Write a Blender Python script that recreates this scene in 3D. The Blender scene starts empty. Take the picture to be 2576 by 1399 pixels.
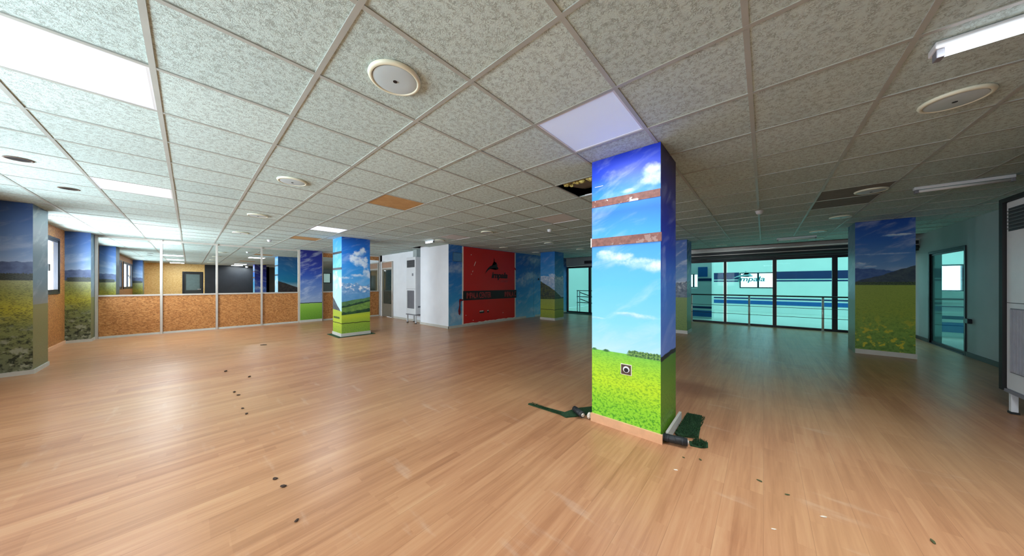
import bpy, bmesh, math, random
from mathutils import Vector, Matrix
random.seed(7)
sc = bpy.context.scene
COL = sc.collection

# ------------------------------------------------------------------ camera
EYE = 1.30
CZ = 2.465                      # ceiling height
W_, H_ = 2576, 1399
F_PX, HORIZON = 717.0, 715.0
cam_d = bpy.data.cameras.new('camera')
cam_d.sensor_fit = 'HORIZONTAL'
cam_d.sensor_width = 36.0
cam_d.lens = F_PX / W_ * 36.0
cam_d.shift_y = (HORIZON - H_ / 2) / W_
cam_d.clip_start = 0.02
cam = bpy.data.objects.new('camera', cam_d)
cam.location = (0, 0, EYE)
cam.rotation_euler = (math.radians(90), 0, -math.atan2(0.75, 0.662))
COL.objects.link(cam)
sc.camera = cam

# ------------------------------------------------------------------ colour handling, exposure, world
sc.view_settings.view_transform = 'Standard'
sc.view_settings.look = 'None'
sc.view_settings.gamma = 1.0
sc.view_settings.use_curve_mapping = False
sc.view_settings.exposure = 0.58

def lin(c):
    def f(v):
        v = v / 255.0
        return v / 12.92 if v <= 0.04045 else ((v + 0.055) / 1.055) ** 2.4
    return (f(c[0]), f(c[1]), f(c[2]), 1.0)

SKY = 3.6
world = bpy.data.worlds.new('overcast_sky')
world.use_nodes = True
sc.world = world
wn = world.node_tree
wn.nodes['Background'].inputs['Color'].default_value = (0.86, 0.94, 1.0, 1)
wn.nodes['Background'].inputs['Strength'].default_value = SKY

def portal(name, loc, rot, sx, sy):
    l = bpy.data.lights.new(name, 'AREA')
    l.shape = 'RECTANGLE'; l.size = sx; l.size_y = sy
    l.cycles.is_portal = True
    o = bpy.data.objects.new(name, l)
    o.location = loc; o.rotation_euler = rot
    COL.objects.link(o)
R90 = math.radians(90)
# window openings of the left wall: (y0, y1, z0, z1)
LEFT_WINDOWS = [(8.95, 11.0, 1.10, 2.24), (4.3, 7.1, 1.10, 2.24), (1.15, 3.9, 1.10, 2.24)]  # middle opening is unseen, added to let in more daylight
for (a, b, c, d) in LEFT_WINDOWS:
    portal('window_portal', (-1.88, (a + b) / 2, (c + d) / 2), (0, -R90, 0), d - c, b - a)

def area(name, loc, rot, sx, sy, power, color):
    l = bpy.data.lights.new(name, 'AREA')
    l.shape = 'RECTANGLE'; l.size = sx; l.size_y = sy
    l.energy = power; l.color = color
    o = bpy.data.objects.new(name, l)
    o.location = loc; o.rotation_euler = rot
    COL.objects.link(o)
    return o
# daylight entering through each left hand window, on its outer side
for (a, b, c, d) in LEFT_WINDOWS:
    area('window_daylight', (-2.25, (a + b) / 2, (c + d) / 2 - .12), (0, -R90 - math.radians(18), 0), 1.15, b - a + .1, (105 if a > 8 else 24 if a > 4 else 34) * (b - a), (0.88, 0.96, 1.0))
# broad fill lamps added under the hall ceiling to brighten the hall
area('hall_fill_light', (14.6, 1.0, 3.55), (0, 0, 0), 4.5, 12.0, 270, (0.93, 1.0, 0.98))
area('hall_side_fill', (13.5, -6.5, 3.55), (0, 0, 0), 6.0, 4.0, 140, (0.93, 1.0, 0.98))

# ------------------------------------------------------------------ node helper
class NT:
    def __init__(self, name):
        self.mat = bpy.data.materials.new(name)
        self.mat.use_nodes = True
        self.nt = self.mat.node_tree
        self.nt.nodes.clear()
    def new(self, t): return self.nt.nodes.new(t)
    def put(self, sock, v):
        if v is None: return
        if isinstance(v, bpy.types.NodeSocket): self.nt.links.new(v, sock)
        else: sock.default_value = v
    def m(self, op, a, b=None, c=None, clamp=False):
        n = self.new('ShaderNodeMath'); n.operation = op; n.use_clamp = clamp
        self.put(n.inputs[0], a); self.put(n.inputs[1], b); self.put(n.inputs[2], c)
        return n.outputs[0]
    def step(self, x, a, b):
        n = self.new('ShaderNodeMapRange'); n.interpolation_type = 'SMOOTHSTEP'
        self.put(n.inputs['Value'], x)
        self.put(n.inputs['From Min'], a); self.put(n.inputs['From Max'], b)
        return n.outputs[0]
    def comb(self, x, y, z=0.0):
        n = self.new('ShaderNodeCombineXYZ')
        self.put(n.inputs[0], x); self.put(n.inputs[1], y); self.put(n.inputs[2], z)
        return n.outputs[0]
    def sep(self, v):
        n = self.new('ShaderNodeSeparateXYZ'); self.put(n.inputs[0], v)
        return n.outputs
    def noise(self, vec, scale, detail=3.0, rough=0.55, dist=0.0, color=False):
        n = self.new('ShaderNodeTexNoise')
        self.put(n.inputs['Vector'], vec); n.inputs['Scale'].default_value = scale
        n.inputs['Detail'].default_value = detail; n.inputs['Roughness'].default_value = rough
        n.inputs['Distortion'].default_value = dist
        return n.outputs[1 if color else 0]
    def voro(self, vec, scale, out='Color'):
        n = self.new('ShaderNodeTexVoronoi')
        self.put(n.inputs['Vector'], vec); n.inputs['Scale'].default_value = scale
        return n.outputs[out]
    def white(self, vec):
        n = self.new('ShaderNodeTexWhiteNoise'); self.put(n.inputs['Vector'], vec)
        return n.outputs['Value']
    def ramp(self, x, stops, smooth=False):
        n = self.new('ShaderNodeValToRGB')
        cr = n.color_ramp
        cr.interpolation = 'EASE' if smooth else 'LINEAR'
        stops = sorted(stops, key=lambda s: s[0])
        cr.elements[0].position = stops[0][0]; cr.elements[0].color = lin(stops[0][1])
        cr.elements[1].position = stops[-1][0]; cr.elements[1].color = lin(stops[-1][1])
        for p, c in stops[1:-1]:
            e = cr.elements.new(p); e.color = lin(c)
        self.put(n.inputs[0], x)
        return n.outputs[0]
    def mix(self, f, a, b):
        n = self.new('ShaderNodeMix'); n.data_type = 'RGBA'
        self.put(n.inputs[0], f)
        self.put(n.inputs[6], lin(a) if isinstance(a, tuple) else a)
        self.put(n.inputs[7], lin(b) if isinstance(b, tuple) else b)
        return n.outputs[2]
    def uv(self):
        return self.new('ShaderNodeTexCoord').outputs['UV']
    def pos(self):
        return self.new('ShaderNodeNewGeometry').outputs['Position']
    def obj(self):
        return self.new('ShaderNodeTexCoord').outputs['Object']
    def bump(self, h, strength=0.3, dist=0.01):
        n = self.new('ShaderNodeBump'); n.inputs['Strength'].default_value = strength
        n.inputs['Distance'].default_value = dist
        self.put(n.inputs['Height'], h)
        return n.outputs[0]
    def finish(self, color, rough=0.5, metal=0.0, bump=None, spec=0.5, emit=None, emit_s=0.0, coat=0.0):
        b = self.new('ShaderNodeBsdfPrincipled'); o = self.new('ShaderNodeOutputMaterial')
        self.put(b.inputs['Base Color'], lin(color) if isinstance(color, tuple) else color)
        self.put(b.inputs['Roughness'], rough); self.put(b.inputs['Metallic'], metal)
        b.inputs['Specular IOR Level'].default_value = spec
        b.inputs['Coat Weight'].default_value = coat
        if bump is not None: self.put(b.inputs['Normal'], bump)
        if emit is not None:
            b.inputs['Emission Color'].default_value = lin(emit)
            b.inputs['Emission Strength'].default_value = emit_s
        self.nt.links.new(b.outputs[0], o.inputs[0])
        return self.mat

def plain(name, c, rough=0.5, metal=0.0, var=0.06, scale=9.0, spec=0.5, emit=None, emit_s=0.0):
    t = NT(name)
    n = t.noise(t.pos(), scale, 3)
    dk = tuple(max(0, v * (1 - var * 1.6)) for v in c); lt = tuple(min(255, v * (1 + var)) for v in c)
    return t.finish(t.mix(n, dk, lt), rough, metal, spec=spec, emit=emit, emit_s=emit_s)

# ------------------------------------------------------------------ plain materials
M = {}
M['white_paint'] = plain('white_paint', (236, 241, 247), 0.6, var=0.03, scale=2)
M['white_skirting'] = plain('white_skirting', (200, 200, 192), 0.45, var=0.04)
M['wood_skirting'] = plain('wood_skirting', (232, 182, 142), 0.4, var=0.06, scale=14)
M['white_metal'] = plain('white_metal', (222, 226, 230), 0.35, var=0.02)
M['grey_grille'] = plain('grey_grille', (128, 130, 138), 0.5)
M['dark_grille'] = plain('dark_grille', (48, 46, 52), 0.5)
M['black'] = plain('black', (16, 16, 18), 0.55)
M['black_rubber'] = plain('black_rubber', (34, 40, 44), 0.55)
M['dark_frame'] = plain('dark_frame', (22, 26, 38), 0.4)
M['aluminium'] = plain('aluminium', (205, 200, 192), 0.3, metal=0.35, var=0.03)
M['tee_bar'] = plain('tee_bar', (174, 180, 174), 0.45, var=0.05, scale=4)
M['grey_wall'] = plain('grey_wall', (168, 178, 178), 0.6, var=0.05, scale=1.5)
M['black_wall'] = plain('black_wall', (36, 39, 44), 0.42, var=0.25, scale=3)
M['plenum'] = plain('plenum', (34, 32, 30), 0.9)
M['insulation'] = plain('insulation', (196, 186, 110), 0.95, var=0.3, scale=60)
M['hall_white'] = plain('hall_white', (222, 238, 234), 0.55, var=0.03, scale=1)
M['hall_floor'] = plain('hall_floor', (210, 226, 214), 0.25, var=0.05, scale=1)
M['hall_blue'] = plain('hall_blue', (20, 96, 168), 0.5)
M['hall_navy'] = plain('hall_navy', (10, 40, 96), 0.5)
M['hall_ceiling'] = plain('hall_ceiling', (150, 160, 156), 0.7)
M['red_paint'] = plain('red_paint', (196, 26, 22), 0.45, var=0.05, scale=2)
M['black_band'] = plain('black_band', (26, 20, 22), 0.5)
M['dark_red_letters'] = plain('dark_red_letters', (165, 58, 58), 0.5)
M['brown_band'] = None
M['chip_white'] = plain('chip_white', (235, 228, 215), 0.5)
M['crumb'] = plain('crumb', (58, 40, 28), 0.8)
M['leaf_green'] = plain('leaf_green', (72, 78, 44), 0.8)
M['lamp_white'] = plain('lamp_white', (240, 240, 245), 0.4, emit=(235, 242, 255), emit_s=2.5)
M['diffuser_disc'] = plain('diffuser_disc', (196, 216, 222), 0.4, var=0.02)
M['diffuser_rim'] = plain('diffuser_rim', (232, 236, 214), 0.4, var=0.02)
M['panel_bright'] = plain('panel_bright', (236, 242, 250), 0.5, emit=(222, 234, 255), emit_s=0.75, var=0.01)
M['panel_soft'] = plain('panel_soft', (214, 228, 246), 0.5, emit=(196, 216, 255), emit_s=0.16, var=0.01)
M['panel_dim'] = plain('panel_dim', (216, 216, 214), 0.6, var=0.02)
M['hall_lamp'] = plain('hall_lamp', (250, 250, 250), 0.5, emit=(230, 255, 255), emit_s=3.0)

def mirror_mat():
    t = NT('mirror_glass')
    g = t.new('ShaderNodeBsdfGlossy'); g.inputs['Roughness'].default_value = 0.004
    n = t.noise(t.pos(), 1.5, 2)
    t.put(g.inputs['Color'], t.mix(n, (222, 228, 228), (232, 236, 234)))
    o = t.new('ShaderNodeOutputMaterial'); t.nt.links.new(g.outputs[0], o.inputs[0])
    return t.mat
M['mirror'] = mirror_mat()

def glass_mat(name, tint, refl=1.0):
    t = NT(name)
    tr = t.new('ShaderNodeBsdfTransparent'); tr.inputs['Color'].default_value = lin(tint)
    g = t.new('ShaderNodeBsdfGlossy'); g.inputs['Roughness'].default_value = 0.01
    fr = t.new('ShaderNodeFresnel'); fr.inputs['IOR'].default_value = 1.5
    mx = t.new('ShaderNodeMixShader')
    t.put(mx.inputs[0], t.m('MULTIPLY', fr.outputs[0], refl))
    t.nt.links.new(tr.outputs[0], mx.inputs[1]); t.nt.links.new(g.outputs[0], mx.inputs[2])
    o = t.new('ShaderNodeOutputMaterial'); t.nt.links.new(mx.outputs[0], o.inputs[0])
    return t.mat
M['teal_glass'] = glass_mat('teal_glass', (194, 232, 234), 0.12)
M['clear_glass'] = glass_mat('clear_glass', (248, 250, 252), 0.12)

def osb(name, dark, mid, light):
    t = NT(name)
    p = t.pos()
    x, y, z = t.sep(p)
    h = t.m('ADD', x, y)
    v = t.comb(t.m('MULTIPLY', h, 1.0), t.m('MULTIPLY', z, 1.5))
    n0 = t.noise(v, 9, 2, color=True)
    add = t.new('ShaderNodeVectorMath'); add.operation = 'MULTIPLY_ADD'
    t.put(add.inputs[0], n0); add.inputs[1].default_value = (0.05, 0.05, 0); t.put(add.inputs[2], v)
    c = t.voro(add.outputs[0], 34)
    cx = t.sep(c)[0]
    n1 = t.noise(v, 55, 3)
    f = t.m('ADD', t.m('MULTIPLY', cx, 0.6), t.m('MULTIPLY', n1, 0.5))
    col = t.ramp(f, [(0.12, dark), (0.5, mid), (0.95, light)])
    return t.finish(col, 0.5, bump=t.bump(f, 0.25, 0.003))
M['osb'] = osb('osb_board', (126, 78, 38), (176, 116, 60), (204, 148, 88))
M['osb_pale'] = osb('osb_board_pale', (206, 160, 92), (240, 200, 124), (250, 220, 156))

def brown_band():
    t = NT('peeled_brown_band')
    u, v, _ = t.sep(t.uv())
    n = t.noise(t.comb(t.m('MULTIPLY', u, 1.0), t.m('MULTIPLY', v, 1.0)), 11, 4)
    base = t.ramp(t.noise(t.uv(), 26, 4), [(0.3, (104, 60, 50)), (0.75, (146, 94, 82))])
    return t.finish(t.mix(t.m('MULTIPLY', t.step(n, 0.59, 0.62), t.m('ADD', 0.25, t.step(v, 1.8, 1.9))), base, (206, 196, 190)), 0.5, bump=t.bump(n, 0.3, 0.004))
M['brown_band'] = brown_band()

# ceiling board: mineral fibre with worm-like fissures, one slightly different tone per 60 cm tile
TS = 0.6; TX0, TY0 = -0.13, 0.06
def ceiling_mat():
    t = NT('mineral_fibre_tile')
    p = t.pos(); x, y, z = t.sep(p)
    ix = t.m('FLOOR', t.m('DIVIDE', t.m('SUBTRACT', x, TX0), TS))
    iy = t.m('FLOOR', t.m('DIVIDE', t.m('SUBTRACT', y, TY0), TS))
    rnd = t.white(t.comb(ix, iy))
    sh = t.comb(t.m('ADD', x, t.m('MULTIPLY', rnd, 7.0)), y, z)
    a = t.noise(sh, 52, 3, 0.6, 1.2)
    worms = t.step(t.m('ABSOLUTE', t.m('SUBTRACT', a, 0.5)), 0.008, 0.085)
    b = t.noise(sh, 30, 2, 0.5)
    big = t.noise(p, 0.55, 3)
    mask = t.m('MULTIPLY', t.m('SUBTRACT', 1.0, worms), t.step(b, 0.35, 0.6))
    tone = t.m('ADD', t.m('MULTIPLY', rnd, 0.65), t.m('MULTIPLY', big, 0.35))
    base = t.mix(tone, (192, 214, 211), (209, 229, 225))
    col = t.mix(t.m('MULTIPLY', mask, 0.5), base, (92, 94, 84))
    col = t.mix(t.m('MULTIPLY', t.step(t.noise(sh, 160, 2), 0.55, 0.8), 0.35), col, (240, 238, 230))
    return t.finish(col, 0.85, bump=t.bump(worms, 0.35, 0.004), spec=0.2)
M['ceiling'] = ceiling_mat()
def tile_variant(name, c1, c2):
    t = NT(name)
    n = t.noise(t.pos(), 9, 4)
    w = t.noise(t.pos(), 75, 3, 0.6, 1.6)
    col = t.mix(n, c1, c2)
    col = t.mix(t.m('MULTIPLY', t.step(w, 0.5, 0.7), 0.35), col, tuple(v * 0.6 for v in c1))
    return t.finish(col, 0.85)
M['stained_tile'] = tile_variant('stained_tile', (170, 128, 72), (205, 168, 112))
M['dark_tile'] = tile_variant('dark_tile', (112, 112, 108), (134, 134, 128))
M['ceiling_board_grey'] = tile_variant('ceiling_board_grey', (120, 120, 112), (150, 150, 142))

def floor_mat():
    t = NT('laminate_floor')
    p = t.pos(); x, y, z = t.sep(p)
    PW, PL = 0.064, 0.62
    row = t.m('FLOOR', t.m('DIVIDE', y, PW))
    off = t.m('MULTIPLY', t.white(t.comb(row, 3.0)), PL)
    cell = t.m('FLOOR', t.m('DIVIDE', t.m('ADD', x, off), PL))
    rnd = t.white(t.comb(row, cell))
    row3 = t.m('FLOOR', t.m('DIVIDE', y, PW * 3))
    cell3 = t.m('FLOOR', t.m('DIVIDE', t.m('ADD', x, t.m('MULTIPLY', t.white(t.comb(row3, 9.0)), 1.2)), 1.2))
    rnd3 = t.white(t.comb(row3, cell3, 2.0))
    g = t.comb(t.m('ADD', t.m('MULTIPLY', x, 0.9), t.m('MULTIPLY', rnd, 31.0)), t.m('MULTIPLY', y, 16.0))
    grain = t.noise(g, 2.4, 5, 0.6, 0.5)
    streak = t.noise(t.comb(t.m('MULTIPLY', x, 0.35), t.m('MULTIPLY', y, 7.0)), 2.0, 3)
    big = t.noise(p, 0.35, 2)
    f = t.m('ADD', t.m('ADD', t.m('MULTIPLY', grain, 0.42), t.m('MULTIPLY', rnd, 0.10)),
            t.m('ADD', t.m('MULTIPLY', streak, 0.41), t.m('MULTIPLY', rnd3, 0.10)))
    col = t.ramp(f, [(0.22, (138, 92, 64)), (0.42, (168, 118, 84)), (0.56, (186, 136, 99)), (0.8, (204, 162, 122))])
    col = t.mix(t.m('MULTIPLY', t.step(big, 0.4, 0.7), 0.35), col, (192, 158, 112))
    fx = t.m('FRACT', t.m('DIVIDE', y, PW * 3))
    seam = t.m('LESS_THAN', fx, 0.012)
    col = t.mix(t.m('MULTIPLY', seam, 0.35), col, (96, 62, 40))
    # worn pale scuffs running across the boards, and a dark brown stain behind the near column
    sc_ = t.step(t.noise(t.comb(t.m('MULTIPLY', x, 5.0), y), 1.7, 5), 0.60, 0.75)
    col = t.mix(t.m('MULTIPLY', sc_, 0.22), col, (214, 196, 176))
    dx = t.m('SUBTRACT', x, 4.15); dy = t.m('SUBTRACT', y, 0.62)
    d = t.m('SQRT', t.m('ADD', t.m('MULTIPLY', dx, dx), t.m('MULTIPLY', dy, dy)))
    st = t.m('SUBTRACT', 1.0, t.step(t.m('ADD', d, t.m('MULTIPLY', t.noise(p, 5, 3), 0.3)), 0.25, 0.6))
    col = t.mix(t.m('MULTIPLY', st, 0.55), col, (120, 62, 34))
    rg = t.m('ADD', 0.24, t.m('MULTIPLY', t.noise(p, 3.0, 3), 0.16))
    return t.finish(col, rg, bump=t.bump(grain, 0.05, 0.002), spec=0.30)
M['floor'] = floor_mat()

def grass_mat():
    t = NT('artificial_grass')
    n = t.noise(t.pos(), 130, 3)
    c = t.ramp(n, [(0.3, (10, 36, 20)), (0.55, (24, 66, 34)), (0.75, (58, 104, 50))])
    return t.finish(c, 0.9, bump=t.bump(n, 0.8, 0.01))
M['grass'] = grass_mat()

# ------------------------------------------------------------------ printed landscape murals
def mural(name, sky, clouds=(), ridges=(), field=None, trees=(), lines=(), rough=0.42, seed=0.0, wisp=0.25, cloudcol=(238, 248, 252), cloud_shade=(150, 200, 240), gs=40, fs=26, soft=1.0):
    """u runs left to right in metres, v is the height in metres."""
    t = NT(name)
    u, v, _ = t.sep(t.uv())
    vec = t.comb(u, v, seed)
    col = t.ramp(t.m('DIVIDE', v, 2.5), [(z / 2.5, c) for z, c in sky])
    # soft high wisps everywhere in the sky
    wn_ = t.noise(t.comb(t.m('MULTIPLY', u, 1.6), t.m('ADD', t.m('MULTIPLY', v, 4.0), t.m('MULTIPLY', u, -1.6)), seed), 1.6, 5, 0.6, 0.4)
    col = t.mix(t.m('MULTIPLY', t.step(wn_, 0.47, 0.75), wisp), col, cloudcol)
    fb = t.noise(vec, 9.0, 7, 0.62)
    fine = t.noise(vec, 4.0, 6, 0.6)
    for (cu, cv, ru, rv, st) in clouds:
        du = t.m('DIVIDE', t.m('SUBTRACT', u, cu), ru); dv = t.m('DIVIDE', t.m('SUBTRACT', v, cv), rv)
        e = t.m('SUBTRACT', 1.0, t.m('ADD', t.m('MULTIPLY', du, du), t.m('MULTIPLY', dv, dv)))
        e = t.m('ADD', e, t.m('MULTIPLY', t.m('SUBTRACT', fb, 0.5), 3.2))
        mask = t.m('MULTIPLY', t.step(e, 0.45 - 0.35 * soft, 0.45 + 0.6 * soft), st)
        cc = t.mix(t.step(t.m('ADD', t.m('MULTIPLY', dv, 0.25), fine), 0.35, 0.6), cloud_shade, cloudcol)
        col = t.mix(mask, col, cc)
    for i, (base, slope, amp, sc_n, ca, cb, snow) in enumerate(ridges):
        rn = t.noise(t.comb(u, seed + i * 3.7, 0.0), sc_n, 5, 0.6)
        h = t.m('ADD', t.m('ADD', base, t.m('MULTIPLY', u, slope)), t.m('MULTIPLY', t.m('SUBTRACT', rn, 0.5), amp))
        mask = t.step(t.m('SUBTRACT', h, v), -0.006, 0.006)
        tex = t.noise(t.comb(t.m('MULTIPLY', u, 1.0), t.m('MULTIPLY', v, 1.3), seed + i), 11, 5, 0.65)
        c = t.mix(t.step(tex, 0.35, 0.65), ca, cb)
        if snow:
            sn = t.m('MULTIPLY', t.step(t.noise(vec, 13, 5, 0.7), 0.5, 0.6), t.step(t.m('SUBTRACT', t.m('ADD', v, 0.18), h), -0.1, 0.1))
            c = t.mix(sn, c, snow)
        col = t.mix(mask, col, c)
    if field:
        hz, slope, stops, dark, amt, flower = field
        h = t.m('ADD', hz, t.m('MULTIPLY', u, slope))
        mask = t.step(t.m('SUBTRACT', h, v), -0.004, 0.004)
        c = t.ramp(t.m('DIVIDE', v, 2.5), [(z / 2.5, k) for z, k in stops])
        # grass reads finer far away and coarser in the foreground of the picture
        near = t.m('SUBTRACT', 1.0, t.m('DIVIDE', v, hz), clamp=True)
        g1 = t.noise(t.comb(u, t.m('MULTIPLY', v, 2.2), seed), 55, 3, 0.6)
        g2 = t.noise(t.comb(u, v, seed + 5), gs, 4, 0.65)
        gm = t.m('ADD', t.m('MULTIPLY', g1, t.m('SUBTRACT', 1.0, near)), t.m('MULTIPLY', g2, near))
        k = t.m('MULTIPLY', t.step(gm, 0.46, 0.60), t.m('ADD', amt * 0.35, t.m('MULTIPLY', near, amt)))
        c = t.mix(k, c, dark)
        if flower:
            fm = t.m('MULTIPLY', t.step(t.noise(vec, fs, 4), 0.53, 0.63), t.step(near, 0.3, 0.8))
            c = t.mix(fm, c, flower)
        col = t.mix(mask, col, c)
    for (u0, u1, base, hh, c1, c2) in trees:
        tn = t.noise(t.comb(t.m('ADD', u, seed), 0.0, 0.0), 28, 4, 0.6)
        inside = t.m('MULTIPLY', t.step(u, u0 - 0.02, u0 + 0.02), t.m('SUBTRACT', 1.0, t.step(u, u1 - 0.02, u1 + 0.02)))
        top = t.m('ADD', base, t.m('MULTIPLY', inside, t.m('MULTIPLY', t.m('ADD', 0.35, tn), hh)))
        mask = t.m('MULTIPLY', t.m('MULTIPLY', t.step(t.m('SUBTRACT', top, v), -0.004, 0.004), t.step(v, base - 0.012, base)), inside)
        tx = t.noise(vec, 70, 3)
        col = t.mix(mask, col, t.mix(t.step(tx, 0.4, 0.6), c1, c2))
    for (base, th, c) in lines:
        wob = t.m('MULTIPLY', t.m('SUBTRACT', t.noise(t.comb(u, seed), 5, 3), 0.5), 0.05)
        d = t.m('ABSOLUTE', t.m('SUBTRACT', t.m('ADD', v, wob), base))
        col = t.mix(t.m('SUBTRACT', 1.0, t.step(d, th * 0.5, th)), col, c)
    return t.finish(col, rough, spec=0.5)

GREEN = [(0.0, (136, 214, 60)), (0.2, (150, 224, 52)), (0.42, (196, 236, 40)), (0.55, (170, 226, 50)), (0.68, (128, 208, 72))]
MU = {}
MU['near_front'] = mural('mural_near_front',
    [(0.6, (190, 238, 255)), (0.95, (130, 216, 250)), (1.3, (74, 184, 246)), (1.65, (36, 146, 246)), (1.72, (50, 160, 250)), (1.95, (22, 112, 240)), (2.1, (40, 140, 246)), (2.3, (6, 66, 216)), (2.46, (3, 48, 200))],
    clouds=[(0.53, 2.25, 0.10, 0.07, .75), (0.56, 2.17, 0.14, 0.06, .8), (0.34, 2.12, 0.07, 0.02, .4),
            (0.12, 1.57, 0.09, 0.045, .9), (0.26, 1.53, 0.15, 0.05, .9), (0.42, 1.48, 0.18, 0.055, .95), (0.56, 1.44, 0.10, 0.05, .95),
            (0.33, 1.035, 0.13, 0.022, .7), (0.46, 1.02, 0.13, 0.03, .7), (0.05, 0.98, 0.1, 0.015, .5)],
    field=(0.685, 0.0, GREEN, (50, 150, 34), 0.75, None),
    trees=[(0.33, 0.62, 0.675, 0.055, (44, 96, 52), (120, 168, 84)), (0.11, 0.17, 0.683, 0.018, (30, 90, 50), (50, 120, 60)), (0.0, 0.05, 0.683, 0.018, (40, 110, 60), (70, 140, 60))],
    seed=1.3, wisp=0.22, soft=1.9)
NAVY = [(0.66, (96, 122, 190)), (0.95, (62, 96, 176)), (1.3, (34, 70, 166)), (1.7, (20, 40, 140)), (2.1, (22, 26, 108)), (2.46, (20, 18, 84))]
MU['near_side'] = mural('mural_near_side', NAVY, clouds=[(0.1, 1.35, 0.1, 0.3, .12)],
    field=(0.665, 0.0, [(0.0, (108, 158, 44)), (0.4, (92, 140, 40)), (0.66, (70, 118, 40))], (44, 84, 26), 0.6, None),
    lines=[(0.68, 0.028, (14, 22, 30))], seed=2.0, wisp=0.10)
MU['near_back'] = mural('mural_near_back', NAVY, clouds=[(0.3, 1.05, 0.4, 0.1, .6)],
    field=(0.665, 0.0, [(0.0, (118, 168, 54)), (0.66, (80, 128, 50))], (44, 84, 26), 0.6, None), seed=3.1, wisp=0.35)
MU['panel'] = mural('mural_panel', [(0.66, (150, 172, 206)), (0.95, (120, 150, 204)), (1.35, (84, 122, 196)), (1.6, (46, 84, 176)), (1.9, (30, 54, 154)), (2.46, (26, 30, 116))],
    field=(0.64, 0.0, [(0.0, (96, 150, 44)), (0.4, (128, 182, 60)), (0.64, (150, 200, 78))], (70, 122, 34), 0.45, None),
    lines=[(0.655, 0.016, (16, 34, 40))], seed=4.4, wisp=0.35)
MU['mid_left'] = mural('mural_mid_left', [(0.8, (186, 230, 250)), (1.3, (150, 220, 250)), (1.66, (90, 196, 250)), (2.46, (40, 160, 240))],
    clouds=[(0.2, 1.35, 0.3, 0.3, .7), (0.5, 1.3, 0.2, 0.3, .8)],
    ridges=[(0.98, -0.62, 0.08, 4, (76, 96, 108), (50, 66, 72), None)],
    field=(0.66, -0.05, [(0.0, (138, 170, 50)), (0.35, (176, 200, 52)), (0.66, (170, 190, 70))], (90, 120, 40), 0.6, None),
    trees=[(0.05, 0.5, 0.44, 0.05, (40, 70, 40), (70, 100, 50))], lines=[(0.33, 0.012, (40, 50, 24))], seed=5.2, wisp=0.3)
CUM = [(0.58, 1.60, 0.10, 0.12, .9), (0.36, 2.05, 0.15, 0.12, .95), (0.50, 2.12, 0.10, 0.14, .95), (0.25, 1.92, 0.14, 0.15, .9), (0.42, 1.88, 0.17, 0.18, .9), (0.56, 1.82, 0.10, 0.22, .9),
       (0.12, 1.45, 0.16, 0.05, .8), (0.35, 1.52, 0.2, 0.05, .7), (0.6, 1.5, 0.15, 0.08, .7)]
MU['mid_right'] = mural('mural_mid_right', [(0.8, (130, 186, 226)), (1.2, (100, 172, 224)), (1.6, (50, 144, 216)), (2.0, (24, 116, 204)), (2.46, (16, 88, 184))],
    clouds=CUM, cloud_shade=(112, 172, 220), cloudcol=(214, 226, 238),
    ridges=[(1.34, -0.10, 0.30, 5, (84, 140, 196), (120, 166, 210), (226, 232, 240)), (1.02, 0.10, 0.16, 4, (84, 146, 200), (100, 156, 204), None),
            (0.86, 0.16, 0.10, 3, (92, 136, 84), (70, 112, 80), None), (0.755, 0.20, 0.09, 14, (26, 56, 50), (44, 80, 56), None), (0.71, 0.21, 0.05, 4, (122, 160, 74), (88, 128, 66), None),
            (0.60, 0.10, 0.10, 12, (28, 60, 48), (52, 90, 54), None)],
    field=(0.535, 0.07, [(0.0, (128, 168, 66)), (0.3, (140, 176, 60)), (0.5, (184, 204, 56)), (0.6, (150, 180, 64))], (84, 126, 52), 0.5, None),
    lines=[(0.33, 0.012, (50, 60, 30))], seed=6.6, wisp=0.2)
MU['mid_back'] = mural('mural_mid_back', [(0.9, (170, 186, 196)), (1.25, (140, 178, 196)), (1.4, (28, 134, 176)), (1.8, (22, 116, 172)), (2.46, (34, 86, 140))],
    ridges=[(1.16, 0.42, 0.06, 4, (40, 40, 44), (70, 62, 60), None)],
    field=(0.66, 0.0, [(0.0, (138, 170, 50)), (0.66, (150, 190, 60))], (90, 120, 40), 0.6, None), seed=7.0, wisp=0.12)
MU['far_column'] = mural('mural_far_column', [(1.1, (150, 196, 230)), (1.4, (120, 180, 226)), (1.6, (56, 150, 214)), (2.46, (24, 112, 192))],
    clouds=[(0.2, 1.55, 0.25, 0.09, .8), (0.5, 1.6, 0.2, 0.1, .8)],
    ridges=[(1.58, -0.02, 0.25, 6, (130, 168, 206), (176, 198, 220), (226, 232, 240)), (1.42, -0.56, 0.08, 4, (44, 60, 62), (88, 100, 62), None), (0.80, 0.02, 0.08, 12, (36, 60, 44), (76, 96, 54), None)],
    field=(0.75, 0.02, [(0.0, (140, 158, 66)), (0.35, (164, 178, 66)), (0.75, (150, 164, 80))], (90, 112, 50), 0.55, None),
    lines=[(0.38, 0.012, (50, 60, 34))], seed=8.1, wisp=0.15)
MU['hidden_column'] = mural('mural_hidden_column', [(0.9, (120, 160, 200)), (1.5, (84, 144, 204)), (2.0, (46, 108, 190)), (2.46, (30, 84, 170))],
    ridges=[(1.3, 0.1, 0.2, 6, (60, 84, 110), (110, 130, 150), (180, 190, 200))],
    field=(0.95, 0.0, [(0.0, (110, 140, 60)), (0.95, (120, 150, 66))], (60, 100, 50), 0.6, None), seed=9.3, wisp=0.5)
MEADOW = (1.38, 0.0, [(0.0, (104, 112, 92)), (0.7, (124, 132, 74)), (0.95, (176, 170, 52)), (1.2, (142, 148, 76)), (1.38, (160, 166, 120))], (30, 42, 30), 1.0, (150, 156, 134))
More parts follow.
